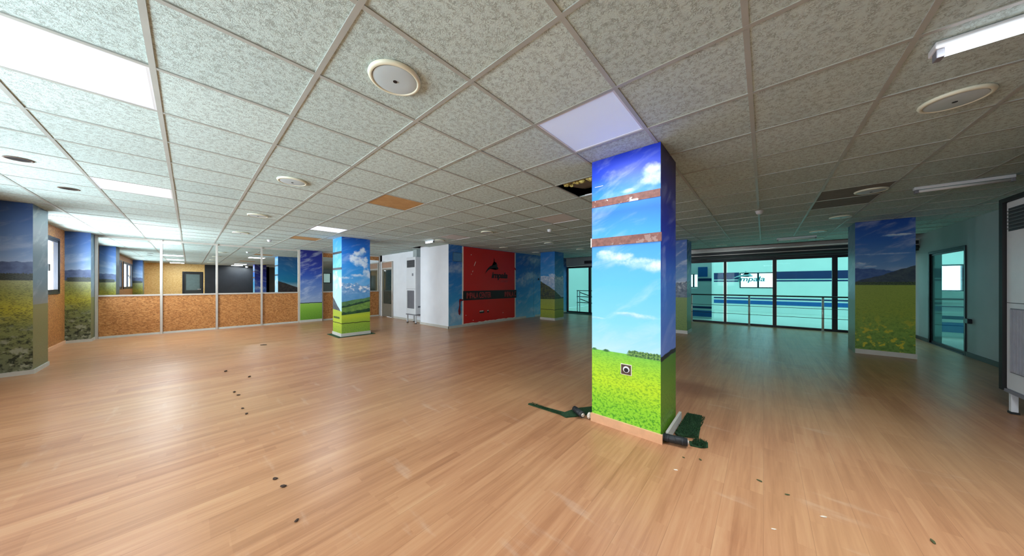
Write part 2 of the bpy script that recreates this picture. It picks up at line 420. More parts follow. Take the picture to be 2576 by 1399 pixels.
MU['window_column'] = mural('mural_window_column', [(1.45, (164, 186, 214)), (1.8, (110, 146, 196)), (2.2, (66, 108, 172)), (2.46, (48, 88, 154))],
    ridges=[(1.60, 0.10, 0.12, 5, (64, 84, 124), (84, 106, 150), None)],
    field=MEADOW, trees=[(0.02, 0.45, 1.36, 0.11, (34, 46, 44), (60, 72, 60))], seed=10.5, wisp=0.2, gs=16, fs=13)
MU['meadow_column'] = mural('mural_meadow_column', [(1.35, (150, 184, 214)), (1.7, (96, 148, 206)), (2.1, (40, 104, 190)), (2.46, (22, 78, 170))],
    clouds=[(0.5, 2.18, 0.22, 0.025, .7), (0.35, 1.85, 0.4, 0.02, .4), (0.06, 1.68, 0.1, 0.05, .8), (0.18, 1.62, 0.12, 0.03, .5)],
    ridges=[(1.60, -0.12, 0.14, 4, (54, 92, 156), (76, 112, 170), None), (1.34, 0.42, 0.10, 5, (54, 72, 90), (74, 92, 100), None)],
    field=(1.30, 0.0, [(0.0, (108, 146, 70)), (0.45, (128, 164, 70)), (0.8, (150, 172, 66)), (1.3, (156, 178, 78))], (70, 112, 48), 0.5, (206, 196, 60)),
    trees=[(0.0, 0.7, 1.29, 0.06, (44, 66, 54), (80, 104, 70))], seed=11.9, wisp=0.3, gs=20, fs=12)
MU['core_sky'] = mural('mural_core_sky', [(0.0, (130, 196, 226)), (0.6, (64, 158, 214)), (1.3, (44, 128, 204)), (2.0, (36, 104, 190)), (2.46, (46, 110, 180))],
    clouds=[(0.2, 0.25, 0.5, 0.35, .75), (0.3, 1.75, 0.5, 0.2, .6), (3.35, 1.35, 0.4, 0.2, .75), (3.9, 1.55, 0.5, 0.25, .8), (4.2, 2.2, 0.5, 0.2, .8), (3.2, 0.6, 0.1, 0.04, .5), (4.1, 0.25, 0.5, 0.15, .6)], seed=12.2, wisp=0.35, soft=2.2,
    cloudcol=(200, 214, 226), cloud_shade=(130, 170, 206))
MU['plain_blue'] = mural('mural_plain_blue', [(0.7, (110, 160, 200)), (1.6, (60, 120, 180)), (2.46, (40, 90, 160))],
    field=(0.7, 0.0, [(0.0, (100, 140, 60)), (0.7, (120, 160, 66))], (60, 100, 50), 0.5, None), seed=13.0)
MU['side_pale'] = mural('mural_side_pale', [(0.9, (120, 128, 120)), (1.4, (120, 150, 170)), (2.46, (60, 100, 130))],
    field=(1.0, 0.0, [(0.0, (110, 120, 84)), (1.0, (120, 130, 80))], (80, 96, 60), 0.5, None), seed=14.0)

# ------------------------------------------------------------------ object helpers
def wloc(p):
    v = Vector((0, 0, 0))
    while p is not None:
        v += p.location; p = p.parent
    return v

def obj(name, bm, mats, parent=None, smooth=False, kind=None):
    """link bm (world coordinates) as ONE mesh object"""
    me = bpy.data.meshes.new(name)
    if parent is not None:
        bmesh.ops.translate(bm, verts=bm.verts, vec=-wloc(parent))
    if name in ('rim', 'disc', 'base', 'head', 'ring'): fixn(bm)
    bm.normal_update()
    if smooth:
        for f in bm.faces: f.smooth = True
    bm.to_mesh(me); bm.free()
    for m in (mats if isinstance(mats, (list, tuple)) else [mats]): me.materials.append(m)
    o = bpy.data.objects.new(name, me)
    COL.objects.link(o)
    if parent is not None: o.parent = parent
    if kind: o['kind'] = kind
    return o

def tag(o, label, cat, group=None, kind=None):
    o['label'] = label; o['category'] = cat
    if group: o['group'] = group
    if kind: o['kind'] = kind
    return o

def thing(name, label, cat, loc, group=None):
    o = bpy.data.objects.new(name, None); COL.objects.link(o)
    o.empty_display_size = 0.1
    o.location = loc
    return tag(o, label, cat, group)

def struct(name, bm, mats, parent=None):
    return obj(name, bm, mats, parent, kind='structure')

def box(bm, x0, x1, y0, y1, z0, z1, mat=0, bevel=0.0, M4=None):
    vs = [bm.verts.new(Vector((x, y, z))) for z in (z0, z1) for y in (y0, y1) for x in (x0, x1)]
    fs = [bm.faces.new([vs[i] for i in q]) for q in ((0, 2, 3, 1), (4, 5, 7, 6), (0, 1, 5, 4), (2, 6, 7, 3), (0, 4, 6, 2), (1, 3, 7, 5))]
    for f in fs: f.material_index = mat
    if bevel:
        es = list({e for f in fs for e in f.edges})
        r = bmesh.ops.bevel(bm, geom=es, offset=bevel, segments=2, affect='EDGES', profile=0.5)
        vs = list({v for f in r['faces'] for v in f.verts} | {v for v in vs if v.is_valid})
    if M4 is not None:
        bmesh.ops.transform(bm, matrix=M4, verts=[v for v in vs if v.is_valid])
    return vs

def B(*boxes, bevel=0.0):
    bm = bmesh.new()
    for b in boxes: box(bm, *b, bevel=bevel)
    return bm

def cyl(bm, p0, p1, r, seg=16, r1=None, caps=True):
    p0, p1 = Vector(p0), Vector(p1); r1 = r if r1 is None else r1
    d = (p1 - p0).normalized()
    a = d.orthogonal().normalized(); b = d.cross(a)
    A = [bm.verts.new(p0 + (a * math.cos(t) + b * math.sin(t)) * r) for t in [2 * math.pi * i / seg for i in range(seg)]]
    C = [bm.verts.new(p1 + (a * math.cos(t) + b * math.sin(t)) * r1) for t in [2 * math.pi * i / seg for i in range(seg)]]
    for i in range(seg):
        f = bm.faces.new([A[i], A[(i + 1) % seg], C[(i + 1) % seg], C[i]]); f.smooth = True
    if caps:
        bm.faces.new(A[::-1]); bm.faces.new(C)

def fixn(bm):
    bmesh.ops.recalc_face_normals(bm, faces=bm.faces)
def lathe(bm, c, prof, seg=40):
    """prof: list of (r, z) from the axis outwards/along; revolved about the vertical through c"""
    rings = []
    for r, z in prof:
        if r < 1e-5: rings.append([bm.verts.new((c[0], c[1], c[2] + z))])
        else: rings.append([bm.verts.new((c[0] + r * math.cos(2 * math.pi * i / seg), c[1] + r * math.sin(2 * math.pi * i / seg), c[2] + z)) for i in range(seg)])
    for a, b in zip(rings, rings[1:]):
        for i in range(seg):
            j = (i + 1) % seg
            if len(a) == 1: f = bm.faces.new([a[0], b[i], b[j]])
            elif len(b) == 1: f = bm.faces.new([a[i], b[0], a[j]])
            else: f = bm.faces.new([a[i], b[i], b[j], a[j]])
            f.smooth = True

def copy_tree(o, loc=None, parent=None, label=None, group=None):
    c = o.copy(); COL.objects.link(c)
    if parent is not None: c.parent = parent
    if loc is not None: c.location = loc
    if label: c['label'] = label
    if group: c['group'] = group
    for ch in list(o.children): copy_tree(ch, None, c)
    return c

def prism(bm, pts, n0, n1, axis='x', at=0.0):
    """closed outline pts (a, z) extruded between n0 and n1 along y (axis x: points lie in the x-z plane)"""
    if axis == 'x':
        A = [bm.verts.new((a, n0, z)) for a, z in pts]; C = [bm.verts.new((a, n1, z)) for a, z in pts]
    else:
        A = [bm.verts.new((n0, a, z)) for a, z in pts]; C = [bm.verts.new((n1, a, z)) for a, z in pts]
    bm.faces.new(A); bm.faces.new(C[::-1])
    n = len(pts)
    for i in range(n): bm.faces.new([A[i], C[i], C[(i + 1) % n], A[(i + 1) % n]])

def text_mesh(body, size_w, size_h, depth=0.004, shear=0.0, bold=0.0, spacing=1.0):
    """flat lettering as a bmesh with its box at 0..size_w x 0..size_h in x-y"""
    cu = bpy.data.curves.new('letters', 'FONT')
    cu.body = body; cu.shear = shear; cu.offset = bold; cu.space_character = spacing; cu.extrude = 0.01
    o = bpy.data.objects.new('letters_tmp', cu); COL.objects.link(o)
    dg = bpy.context.evaluated_depsgraph_get()
    me = bpy.data.meshes.new_from_object(o.evaluated_get(dg))
    bpy.data.objects.remove(o); bpy.data.curves.remove(cu)
    bm = bmesh.new(); bm.from_mesh(me); bpy.data.meshes.remove(me)
    xs = [v.co.x for v in bm.verts]; ys = [v.co.y for v in bm.verts]; zs = [v.co.z for v in bm.verts]
    for v in bm.verts:
        v.co.x = (v.co.x - min(xs)) / (max(xs) - min(xs)) * size_w
        v.co.y = (v.co.y - min(ys)) / (max(ys) - min(ys)) * size_h
        v.co.z = (v.co.z - min(zs)) / (max(zs) - min(zs)) * depth
    return bm
def stand_facing_minus_y(bm, x, y, z):          # letters read left to right along +x
    bmesh.ops.transform(bm, matrix=Matrix.Translation((x, y, z)) @ Matrix.Rotation(math.radians(90), 4, 'X'), verts=bm.verts)
def stand_facing_minus_x(bm, x, y, z):          # letters read left to right along -y
    bmesh.ops.transform(bm, matrix=Matrix.Translation((x, y, z)) @ Matrix.Rotation(math.radians(-90), 4, 'Z') @ Matrix.Rotation(math.radians(90), 4, 'X'), verts=bm.verts)

# ================================================================== THE SHELL
RY = 11.85            # plane of the mirror partition
GX = 11.70            # plane of the glass wall
LX = -1.80            # window wall
BY = -1.50            # wall behind the camera
SY = -2.76            # side wall on the right
CY, CX, CX2 = 6.90, 5.00, 5.22   # core walls

struct('floor', B((LX - .3, GX, SY - .15, RY + .3, -0.12, 0.0)), M['floor'])

# ceiling of 60 cm tiles; a few tiles are missing or replaced
def ij(x, y): return (round((x - TX0) / TS - 0.5), round((y - TY0) / TS - 0.5))
def tile_xy(x, y):
    i, j = ij(x, y); return (TX0 + i * TS, TX0 + (i + 1) * TS, TY0 + j * TS, TY0 + (j + 1) * TS)
HOLES = {ij(3.17, 1.56), ij(4.97, 8.2)}
PANELS = [((-.43, 2.76), 'panel_bright', 'bright white square light panel nearest the window side, cut by the photo edge'),
          ((-.43, 5.76), 'panel_bright', 'bright white square light panel in front of the first printed window column'),
          ((-.43, 11.16), 'panel_bright', 'narrow looking bright light panel right above the mirror partition'),
          ((1.97, .96), 'panel_soft', 'bluish white square light panel beside the top of the near blue column'),
          ((1.97, 6.96), 'panel_bright', 'white square light panel in front of the column with the cumulus cloud print'),
          ((4.37, 2.76), 'panel_dim', 'pale unlit square panel left of the near blue column, beyond the open tile'),
          ((4.37, 5.76), 'panel_dim', 'pale unlit square panel high before the red wall')]
SPECIAL = {ij(1.97, 3.96): 'stained_tile', ij(5.57, -.84): 'dark_tile', ij(1.97, 8.76): 'stained_tile', ij(6.17, -.84): 'dark_tile'}
panel_cells = {ij(*p[0]) for p in PANELS}
bm = bmesh.new()
mats = [M['ceiling'], M['stained_tile'], M['dark_tile']]
mi = {'stained_tile': 1, 'dark_tile': 2}
i0, i1 = ij(LX + .01, 0)[0], ij(11.3, 0)[0]
j0, j1 = ij(0, SY + .01)[1], ij(0, RY - .01)[1]
CEX = 11.15                                             # the tiled ceiling stops short of the glass wall
for i in range(i0, i1 + 1):
    for j in range(j0, j1 + 1):
        if (i, j) in HOLES or (i, j) in panel_cells: continue
        x0, x1 = max(TX0 + i * TS, LX - .05), min(TX0 + (i + 1) * TS, CEX)
        y0, y1 = max(TY0 + j * TS, SY - .05), min(TY0 + (j + 1) * TS, RY + .05)
        if x1 <= x0 or y1 <= y0: continue
        t1, t2 = random.uniform(-.002, .002), random.uniform(-.002, .002)
        vs = box(bm, x0, x1, y0, y1, CZ, CZ + .015, mi.get(SPECIAL.get((i, j)), 0))
        for v in vs:
            v.co.z += t1 * (v.co.x - x0) / TS + t2 * (v.co.y - y0) / TS + 0.002
struct('ceiling', bm, mats)
bm = bmesh.new()
for i in range(i0, i1 + 2):
    x = TX0 + i * TS
    if LX < x < CEX: box(bm, x - .012, x + .012, SY, RY, CZ - .003, CZ + .004)
for j in range(j0, j1 + 2):
    y = TY0 + j * TS
    if SY < y < RY: box(bm, LX, CEX, y - .012, y + .012, CZ - .0025, CZ + .0035)
struct('trim_1', bm, M['tee_bar'])
# roof slab and dark void above the tiles
struct('trim_2', B((LX - .3, GX + .2, SY - .3, RY + .3, 2.95, 3.1), (CEX, CEX + .02, SY, RY, CZ, 2.95)), M['plenum'])

# walls
def wall_with_holes_x(x0, x1, y0, y1, holes, z1=2.95):
    """wall slab between x0,x1 running along y with rectangular openings (a,b,z0,z1)"""
    bm = bmesh.new(); y = y0
    for (a, b, c, d) in sorted(holes):
        box(bm, x0, x1, y, a, 0, z1); box(bm, x0, x1, a, b, 0, c) if c > 0 else None; box(bm, x0, x1, a, b, d, z1); y = b
    box(bm, x0, x1, y, y1, 0, z1)
    return bm
def wall_with_holes_y(y0, y1, x0, x1, holes, z1=2.95):
    bm = bmesh.new(); x = x0
    for (a, b, c, d) in sorted(holes):
        box(bm, x, a, y0, y1, 0, z1); box(bm, a, b, y0, y1, 0, c) if c > 0 else None; box(bm, a, b, y0, y1, d, z1); x = b
    box(bm, x, x1, y0, y1, 0, z1)
    return bm
struct('wall_left', wall_with_holes_x(LX - .07, LX, BY - .2, RY + .3, LEFT_WINDOWS), M['osb'])
struct('wall_far', B((LX - .2, CX2 + .1, RY + .06, RY + .3, 0, 2.95)), M['grey_wall'])
struct('wall_rear', B((LX - .2, -.26, BY - .2, BY, 0, 2.95), (-.26, .56, BY - .2, BY, 2.03, 2.95), (.56, .62, BY - .2, BY, 0, 2.95)), M['osb_pale'])
struct('wall_rear_dark', B((.62, 3.6, BY - .2, BY, 0, 2.95), (3.4, 3.6, SY - .2, BY, 0, 2.95)), M['black_wall'])
DOOR_R = (9.38, 10.84, 0.0, 1.96); WIN_R = (7.1, 7.65, 1.40, 2.18)
struct('wall_right', wall_with_holes_y(SY - .15, SY, 3.4, GX + .06, [WIN_R, DOOR_R]), M['grey_wall'])
# core: white projecting wall, recessed white wall, mural wall
struct('wall_core', B((CX, CX + .25, CY, 8.40, 0, 2.95), (CX + .25, GX, CY, CY + .2, 0, 2.95)), M['white_paint'])
struct('wall_core_recess', B((CX2, CX2 + .2, 8.40, 10.72, 0, 2.95),
                      (CX2, CX2 + .2, 10.72, RY, 2.22, 2.95), (CX2, CX2 + .2, 11.70, RY + .1, 0, 2.95)), M['white_paint'])
# back side of core door: dark room
struct('wall_core_room', B((CX2 + 1.2, CX2 + 1.3, 10.0, RY, 0, 2.95)), M['black_wall'])

def uvbox(bm, x0, x1, y0, y1, z0, z1, m_left=0, m_front=0, m_right=0, m_back=0, m_cap=0, u_off=0.0):
    """upright block with u (metres, left to right seen from outside) and v (height) on its four sides
       m_left: face towards -x, m_front: face towards -y, m_right: +x, m_back: +y"""
    uvl = bm.loops.layers.uv.verify()
    def q(pts, mat):
        vs = [bm.verts.new(p[0]) for p in pts]
        f = bm.faces.new(vs); f.material_index = mat
        for l, p in zip(f.loops, pts): l[uvl].uv = p[1]
    w, d = x1 - x0, y1 - y0
    q([((x0, y1, z0), (0, z0)), ((x0, y0, z0), (d, z0)), ((x0, y0, z1), (d, z1)), ((x0, y1, z1), (0, z1))], m_left)
    q([((x0, y0, z0), (u_off, z0)), ((x1, y0, z0), (u_off + w, z0)), ((x1, y0, z1), (u_off + w, z1)), ((x0, y0, z1), (u_off, z1))], m_front)
    q([((x1, y0, z0), (0, z0)), ((x1, y1, z0), (d, z0)), ((x1, y1, z1), (d, z1)), ((x1, y0, z1), (0, z1))], m_right)
    q([((x1, y1, z0), (0, z0)), ((x0, y1, z0), (w, z0)), ((x0, y1, z1), (w, z1)), ((x1, y1, z1), (0, z1))], m_back)
    q([((x0, y0, z1), (0, 0)), ((x1, y0, z1), (0, 0)), ((x1, y1, z1), (0, 0)), ((x0, y1, z1), (0, 0))], m_cap)
    q([((x0, y1, z0), (0, 0)), ((x1, y1, z0), (0, 0)), ((x1, y0, z0), (0, 0)), ((x0, y0, z0), (0, 0))], m_cap)

# the wall printed with clouds, running from the white corner to the glass
bm = bmesh.new(); uvbox(bm, CX, GX, CY - .02, CY, 0, 2.6, m_left=1)
struct('wall_mural', bm, [MU['core_sky'], M['white_paint']])
# skirting boards
sk = .07; sd = .015
struct('baseboard_core', B((CX - sd, CX, CY - .035, 8.40, 0, sk), (CX - sd, CX2, 8.40, 8.415, 0, sk), (CX2 - sd, CX2, 8.415, 10.70, 0, sk),
                           (CX - sd, 8.6, CY - .035, CY - .02, 0, sk), (9.2, GX - .1, CY - .035, CY - .02, 0, sk)), M['white_skirting'])
struct('baseboard_left', B((LX, LX + sd, .9, 7.95, 0, sk), (LX, LX + sd, 8.6, 11.45, 0, sk)), M['wood_skirting'])
struct('baseboard_right', B((3.6, 9.32, SY, SY + sd, 0, .08), (10.90, GX - .1, SY, SY + sd, 0, .08)), plain('dark_skirting', (70, 72, 70), .5))
# concealed door in the mural wall: two thin seams and a handle
root = struct('door_4', B((9.088, 9.096, CY - .024, CY - .02, .07, 2.4)), plain('seam_blue', (60, 100, 140), .6))
obj('handle', B((9.40, 9.43, CY - .06, CY - .02, 1.46, 1.54), bevel=.004), M['black'], root)

# ------------------------------------------------------------------ windows of the left wall
def handle_bm(x, y, z):
    bm = bmesh.new()
    box(bm, x, x + .012, y - .014, y + .014, z - .035, z + .035, bevel=.003)
    box(bm, x + .012, x + .045, y - .008, y + .008, z - .008, z + .008)
    box(bm, x + .036, x + .05, y - .009, y + .009, z - .12, z + .012, bevel=.003)
    return bm
for n, (a, b, c, d) in enumerate(LEFT_WINDOWS):
    fr = .045; xi, xo = LX + .02, LX - .05
    root = struct('window_%d' % (n + 1), B((xo, xi, a, a + fr, c, d), (xo, xi, b - fr, b, c, d), (xo, xi, a + fr, b - fr, c, c + fr), (xo, xi, a + fr, b - fr, d - fr, d)), M['dark_frame'])
    mid = 10.1 if n == 0 else (a + b) / 2
    for k, (s0, s1) in enumerate(((a + fr, mid), (mid, b - fr))):
        f2 = .045
        s = obj('sash', B((xo + .01, xi - .01, s0, s0 + f2, c + fr, d - fr), (xo + .01, xi - .01, s1 - f2, s1, c + fr, d - fr),
                          (xo + .01, xi - .01, s0 + f2, s1 - f2, c + fr, c + fr + f2), (xo + .01, xi - .01, s0 + f2, s1 - f2, d - fr - f2, d - fr)), M['dark_frame'], root)
        obj('pane', B((LX - .025, LX - .019, s0 + f2, s1 - f2, c + fr + f2, d - fr - f2)), M['clear_glass'], s)
        obj('handle', handle_bm(xi - .01, (s0 + f2 / 2) if k else (s1 - f2 / 2), (c + d) / 2), M['black'], s)
# small window of the right wall
a, b, c, d = WIN_R
root = struct('window_4', B((a, a + .04, SY - .1, SY + .015, c, d), (b - .04, b, SY - .1, SY + .015, c, d), (a + .04, b - .04, SY - .1, SY + .015, c, c + .04), (a + .04, b - .04, SY - .1, SY + .015, d - .04, d)), M['dark_frame'])
obj('pane', B((a + .04, b - .04, SY - .06, SY - .054, c + .04, d - .04)), M['clear_glass'], root)
portal('window_portal', ((a + b) / 2, SY - .2, (c + d) / 2), (R90, 0, math.pi), b - a, d - c)

# doors
root = struct('door_1', B((-.26, -.20, BY - .12, BY + .02, 0, 2.03), (.50, .56, BY - .12, BY + .02, 0, 2.03), (-.20, .50, BY - .12, BY + .02, 1.97, 2.03)), M['dark_frame'])
obj('leaf', B((-.20, .50, BY - .10, BY - .06, 0.01, .95), (-.20, -.12, BY - .10, BY - .06, .95, 1.97), (.42, .50, BY - .10, BY - .06, .95, 1.97), (-.12, .42, BY - .10, BY - .06, 1.88, 1.97)), plain('dark_door', (52, 56, 54), .45), root)
obj('pane', B((-.12, .42, BY - .085, BY - .075, .95, 1.88)), plain('frosted_pane', (112, 134, 134), .15), root)
obj('door_handle', B((.43, .47, BY - .06, BY - .03, .98, 1.02), (.33, .47, BY - .03, BY - .015, .985, 1.015)), M['aluminium'], root)
# core door with dark glass
y0, y1 = 10.74, 11.68
root = struct('door_2', B((CX2 - .03, CX2 + .05, y0, y0 + .06, 0, 2.2), (CX2 - .03, CX2 + .05, y1 - .06, y1, 0, 2.2), (CX2 - .03, CX2 + .05, y0 + .06, y1 - .06, 1.90, 1.95), (CX2 - .03, CX2 + .05, y0 + .06, y1 - .06, 2.16, 2.2)), M['aluminium'])
obj('transom_board', B((CX2 - .005, CX2 + .01, y0 + .06, y1 - .06, 1.95, 2.16)), plain('transom_board', (176, 142, 120), .6), root)
lf = obj('leaf', B((CX2 - .01, CX2 + .03, y0 + .06, y0 + .13, 0, 1.90), (CX2 - .01, CX2 + .03, y1 - .13, y1 - .06, 0, 1.90), (CX2 - .01, CX2 + .03, y0 + .13, y1 - .13, 0.01, .45), (CX2 - .01, CX2 + .03, y0 + .13, y1 - .13, .45, .52), (CX2 - .01, CX2 + .03, y0 + .13, y1 - .13, 1.86, 1.90)), plain('door_grey', (120, 116, 104), .4), root)
obj('pane', B((CX2 + .005, CX2 + .012, y0 + .13, y1 - .13, .52, 1.86)), plain('dark_green_pane', (52, 66, 62), .06), lf)
# right hand glass door
a, b, c, d = DOOR_R
root = struct('door_3', B((a - .05, a, SY - .02, SY + .015, 0, d + .05), (b, b + .05, SY - .02, SY + .015, 0, d + .05), (a, b, SY - .02, SY + .015, d, d + .05)), M['dark_frame'])
obj('threshold', B((a, b, SY - .15, SY + .02, 0, .015)), M['dark_frame'], root)
mid = (a + b) / 2 + .1
lf = obj('leaf', B((a, a + .03, SY - .03, SY - .01, .02, d), (b - .02, b, SY - .03, SY - .01, .02, d), (a + .03, b - .02, SY - .03, SY - .01, .02, .06), (a + .03, b - .02, SY - .03, SY - .01, d - .04, d)), M['dark_frame'], root)
obj('pane', B((a + .03, b - .03, SY - .023, SY - .018, .06, d - .04)), M['teal_glass'], lf)
tag(obj('wall_box', B((9.14, 9.28, SY, SY + .05, .60, .68), bevel=.006), M['dark_frame']), 'small dark box low on the grey wall beside the glass door', 'socket')

# ------------------------------------------------------------------ mirror partition
PB = [(-1.45, -.48), (-.48, .53), (.53, 1.51), (1.51, 2.47)]
PB2 = [(3.14, 4.14), (4.14, 5.17)]
RAILZ = 1.02; HEADZ = CZ - .05
labels = ['tall mirror over a brown chipboard panel, nearest the windows',
          'mirror over a chipboard panel, second bay from the windows, reflecting the rear door',
          'mirror over a chipboard panel, third bay, reflecting the black rear wall',
          'mirror over a chipboard panel left of the deep blue printed panel, reflecting blue columns',
          'mirror over a chipboard panel between the blue printed panel and the cumulus column',
          'mirror over a chipboard panel right of the cumulus column, next to the core door']
for k, (a, b) in enumerate(PB + PB2):
    r = thing('mirror_panel', labels[k], 'mirror', (a, RY, 0), 'mirrored bays of the partition')
    mtop = HEADZ if k < 4 else 2.27
    obj('mirror_sheet', B((a + .025, b - .025, RY - .012, RY, RAILZ + .02, mtop)), M['mirror'], r)
    if k >= 4: obj('transom_board', B((a + .025, b - .025, RY - .014, RY, mtop, HEADZ)), M['osb'], r)
    obj('chipboard', B((a + .025, b - .025, RY - .012, RY, .05, RAILZ - .02)), M['osb'], r)
    obj('rail', B((a + .025, b - .025, RY - .035, RY + .03, RAILZ - .02, RAILZ + .02)), M['aluminium'], r)
    obj('head_channel', B((a + .025, b - .025, RY - .02, RY + .03, HEADZ, CZ)), M['aluminium'], r)
    obj('skirting', B((a + .025, b - .025, RY - .03, RY + .03, 0, .05)), M['white_skirting'], r)
post_l = {-1.45: 'aluminium post of the mirror partition against the meadow column by the windows', -.48: 'aluminium post between the first and second mirror from the windows',
          .53: 'aluminium post between the second and third mirror from the windows', 1.51: 'aluminium post between the third and fourth mirror from the windows',
          2.46: 'aluminium post on the left edge of the deep blue printed panel', 3.15: 'aluminium post on the right edge of the deep blue printed panel',
          4.14: 'aluminium post in the mirrors hidden by the cumulus column', 5.18: 'aluminium post where the mirror partition meets the core door'}
for x, l in post_l.items():
    w_ = .022
    tag(obj('partition_post', B((x - w_, x + w_, RY - .045, RY + .04, 0, CZ), bevel=.003), M['aluminium']), l, 'post', 'posts of the mirror partition')
# printed panel standing between the mirror bays
r = thing('printed_panel', 'deep blue sky panel with a strip of green field, between the mirrors', 'panel', (2.81, RY, 0))
bm = bmesh.new(); uvbox(bm, 2.485, 3.125, RY - .10, RY + .05, .08, CZ, m_left=1, m_right=1, m_back=1, m_cap=1)
obj('print', bm, [MU['panel'], M['aluminium']], r)
obj('skirting', B((2.485, 3.125, RY - .115, RY + .05, 0, .08)), M['white_skirting'], r)

# ------------------------------------------------------------------ columns
def column(label, x0, x1, y0, y1, left, front, right, back, skirt='white_skirting', skirt_sides='lfrb', sh=.085, zt=CZ, name='printed_column'):
    r = thing(name, label, 'column', ((x0 + x1) / 2, (y0 + y1) / 2, 0), None)
    bm = bmesh.new()
    uvbox(bm, x0, x1, y0, y1, 0, zt, 0, 1, 2, 3, 3, u_off=(y1 - y0) if left == front else 0.0)
    obj('shaft', bm, [MU[left], MU[front], MU[right], MU[back]], r)
    e = .014
    sides = {'l': (x0 - e, x0, y0, y1, 0, sh), 'r': (x1, x1 + e, y0, y1, 0, sh), 'f': (x0 - e, x1 + e, y0 - e, y0, 0, sh), 'b': (x0 - e, x1 + e, y1, y1 + e, 0, sh)}
    bs = [sides[s] for s in skirt_sides]
    if bs: obj('skirting', B(*bs), M[skirt], r)
    return r

near = column('big near column printed with blue sky over a bright green field', 2.55, 3.08, .63, 1.23, 'near_front', 'near_side', 'plain_blue', 'near_back', skirt_sides='')
obj('front_skirting', B((2.53, 2.55, .615, 1.235, 0, .075)), M['wood_skirting'], near)['label'] = 'peach wooden skirting strip on the sunny face'
def banduv(x0, x1, y0, y1, z0, z1, tilt=0.0):
    bm = bmesh.new(); uvbox(bm, x0, x1, y0, y1, z0, z1)
    for v in bm.verts: v.co.z += tilt * (y1 - v.co.y)
    return bm
obj('peeled_band', banduv(2.546, 2.5502, .632, 1.228, 2.025, 2.09, -.01), M['brown_band'], near)['label'] = 'upper brown stripe with white plaster flecks'
obj('peeled_band', banduv(2.542, 2.5502, .622, 1.235, 1.655, 1.73, -.006), M['brown_band'], near)['label'] = 'lower brown stripe with pale edge'
obj('band_edge', B((2.538, 2.5502, 1.228, 1.238, 1.65, 1.735)), M['chip_white'], near)
obj('scratch', B((2.5485, 2.5502, 1.12, 1.20, 2.215, 2.219)), M['chip_white'], near)
sb = obj('socket_box', B((2.544, 2.5502, .86, .955, .50, .595), bevel=.001), M['chip_white'], near); sb['label'] = 'open square wall socket box with white rim'
obj('recess', B((2.5425, 2.5445, .866, .949, .506, .589)), plain('socket_recess', (84, 66, 52), .7), sb)
bm = bmesh.new(); cyl(bm, (2.5430, .905, .55), (2.5395, .905, .55), .028, 20); obj('socket_ring', bm, M['white_paint'], sb)
bm = bmesh.new(); cyl(bm, (2.5396, .905, .545), (2.5380, .905, .545), .019, 20); obj('socket_hole', bm, M['black'], sb)
# loose skirting piece leaning on the shaded side of the near column
bm = bmesh.new()
box(bm, 2.60, 3.10, .585, .605, 0.004, .085)
tag(obj('loose_skirting_board', bm, M['white_skirting']), 'loose pale skirting board standing along the shaded side of the near column', 'board')

mid_c = column('column with a white cumulus cloud, snowy mountains and valley print', 2.47, 3.14, 7.74, 8.38, 'mid_left', 'mid_right', 'plain_blue', 'mid_back')
for z in (2.06, 1.66): obj('peeled_band', banduv(2.464, 2.4702, 7.745, 8.375, z, z + .055), M['dark_frame'], mid_c)
far_c = column('far blue column with mountain and hillside print beside the mural wall', 8.62, 9.22, 5.58, 6.20, 'far_column', 'far_column', 'plain_blue', 'plain_blue')
hid_c = column('blue cloudy column mostly hidden behind the near column', 8.6, 9.2, 1.50, 2.10, 'hidden_column', 'hidden_column', 'plain_blue', 'plain_blue')
mead = column('right column with blue mountains and a meadow with yellow flowers', 8.35, 8.95, -1.98, -1.30, 'meadow_column', 'plain_blue', 'plain_blue', 'side_pale', skirt_sides='lfr')
wa = column('left edge column with misty mountains over a meadow, in front of the window', LX, -1.50, 7.95, 8.62, 'plain_blue', 'window_column', 'side_pale', 'window_column', skirt_sides='rf', sh=.06)
wb = column('meadow print column in the corner between window and mirrors', LX, -1.475, 11.45, RY + .02, 'plain_blue', 'window_column', 'side_pale', 'plain_blue', skirt_sides='rf', sh=.06)
wc = column('printed wall column seen only in the mirrors, near the rear wall', LX, -1.50, .25, .90, 'plain_blue', 'window_column', 'side_pale', 'window_column', skirt_sides='rb', sh=.06)

# ------------------------------------------------------------------ red wall banner with black band
YB = CY - .02
r = thing('red_banner', 'red wall panel with leaping antelope logo and black lettered band', 'banner', (6.73, YB, 0))
bm = bmesh.new()
edge = []
n = 26
random.seed(3)
for i in range(n + 1):
    edge.append((5.55 + (7.93 - 5.55) * i / n, .09 + random.uniform(-.012, .014)))
prism(bm, [(5.55, 2.455)] + edge + [(7.93, 2.455)], YB - .012, YB)
obj('red_sheet', bm, M['red_paint'], r)
bm = bmesh.new()
box(bm, 5.50, 5.55, YB - .006, YB, .11, 2.45)
lower = [(5.50, .07)] + [(x, z + .02) for x, z in edge] + [(7.99, .07)]
obj('peeled_edge', bm, M['chip_white'], r)
bm = bmesh.new(); box(bm, 7.93, 7.99, YB - .006, YB, .11, 2.45); obj('peeled_edge', bm, M['chip_white'], r)
bm = bmesh.new(); box(bm, 5.50, 7.99, YB - .005, YB, .065, .11); obj('peeled_edge', bm, M['chip_white'], r)
bd = obj('black_band', B((5.53, 8.02, YB - .018, YB - .012, .80, 1.09)), M['black_band'], r)
tb = text_mesh('IMPALA CENTER', 1.05, .19, .004, bold=.012); stand_facing_minus_y(tb, 5.66, YB - .018, .85); obj('lettering', tb, M['dark_red_letters'], bd)
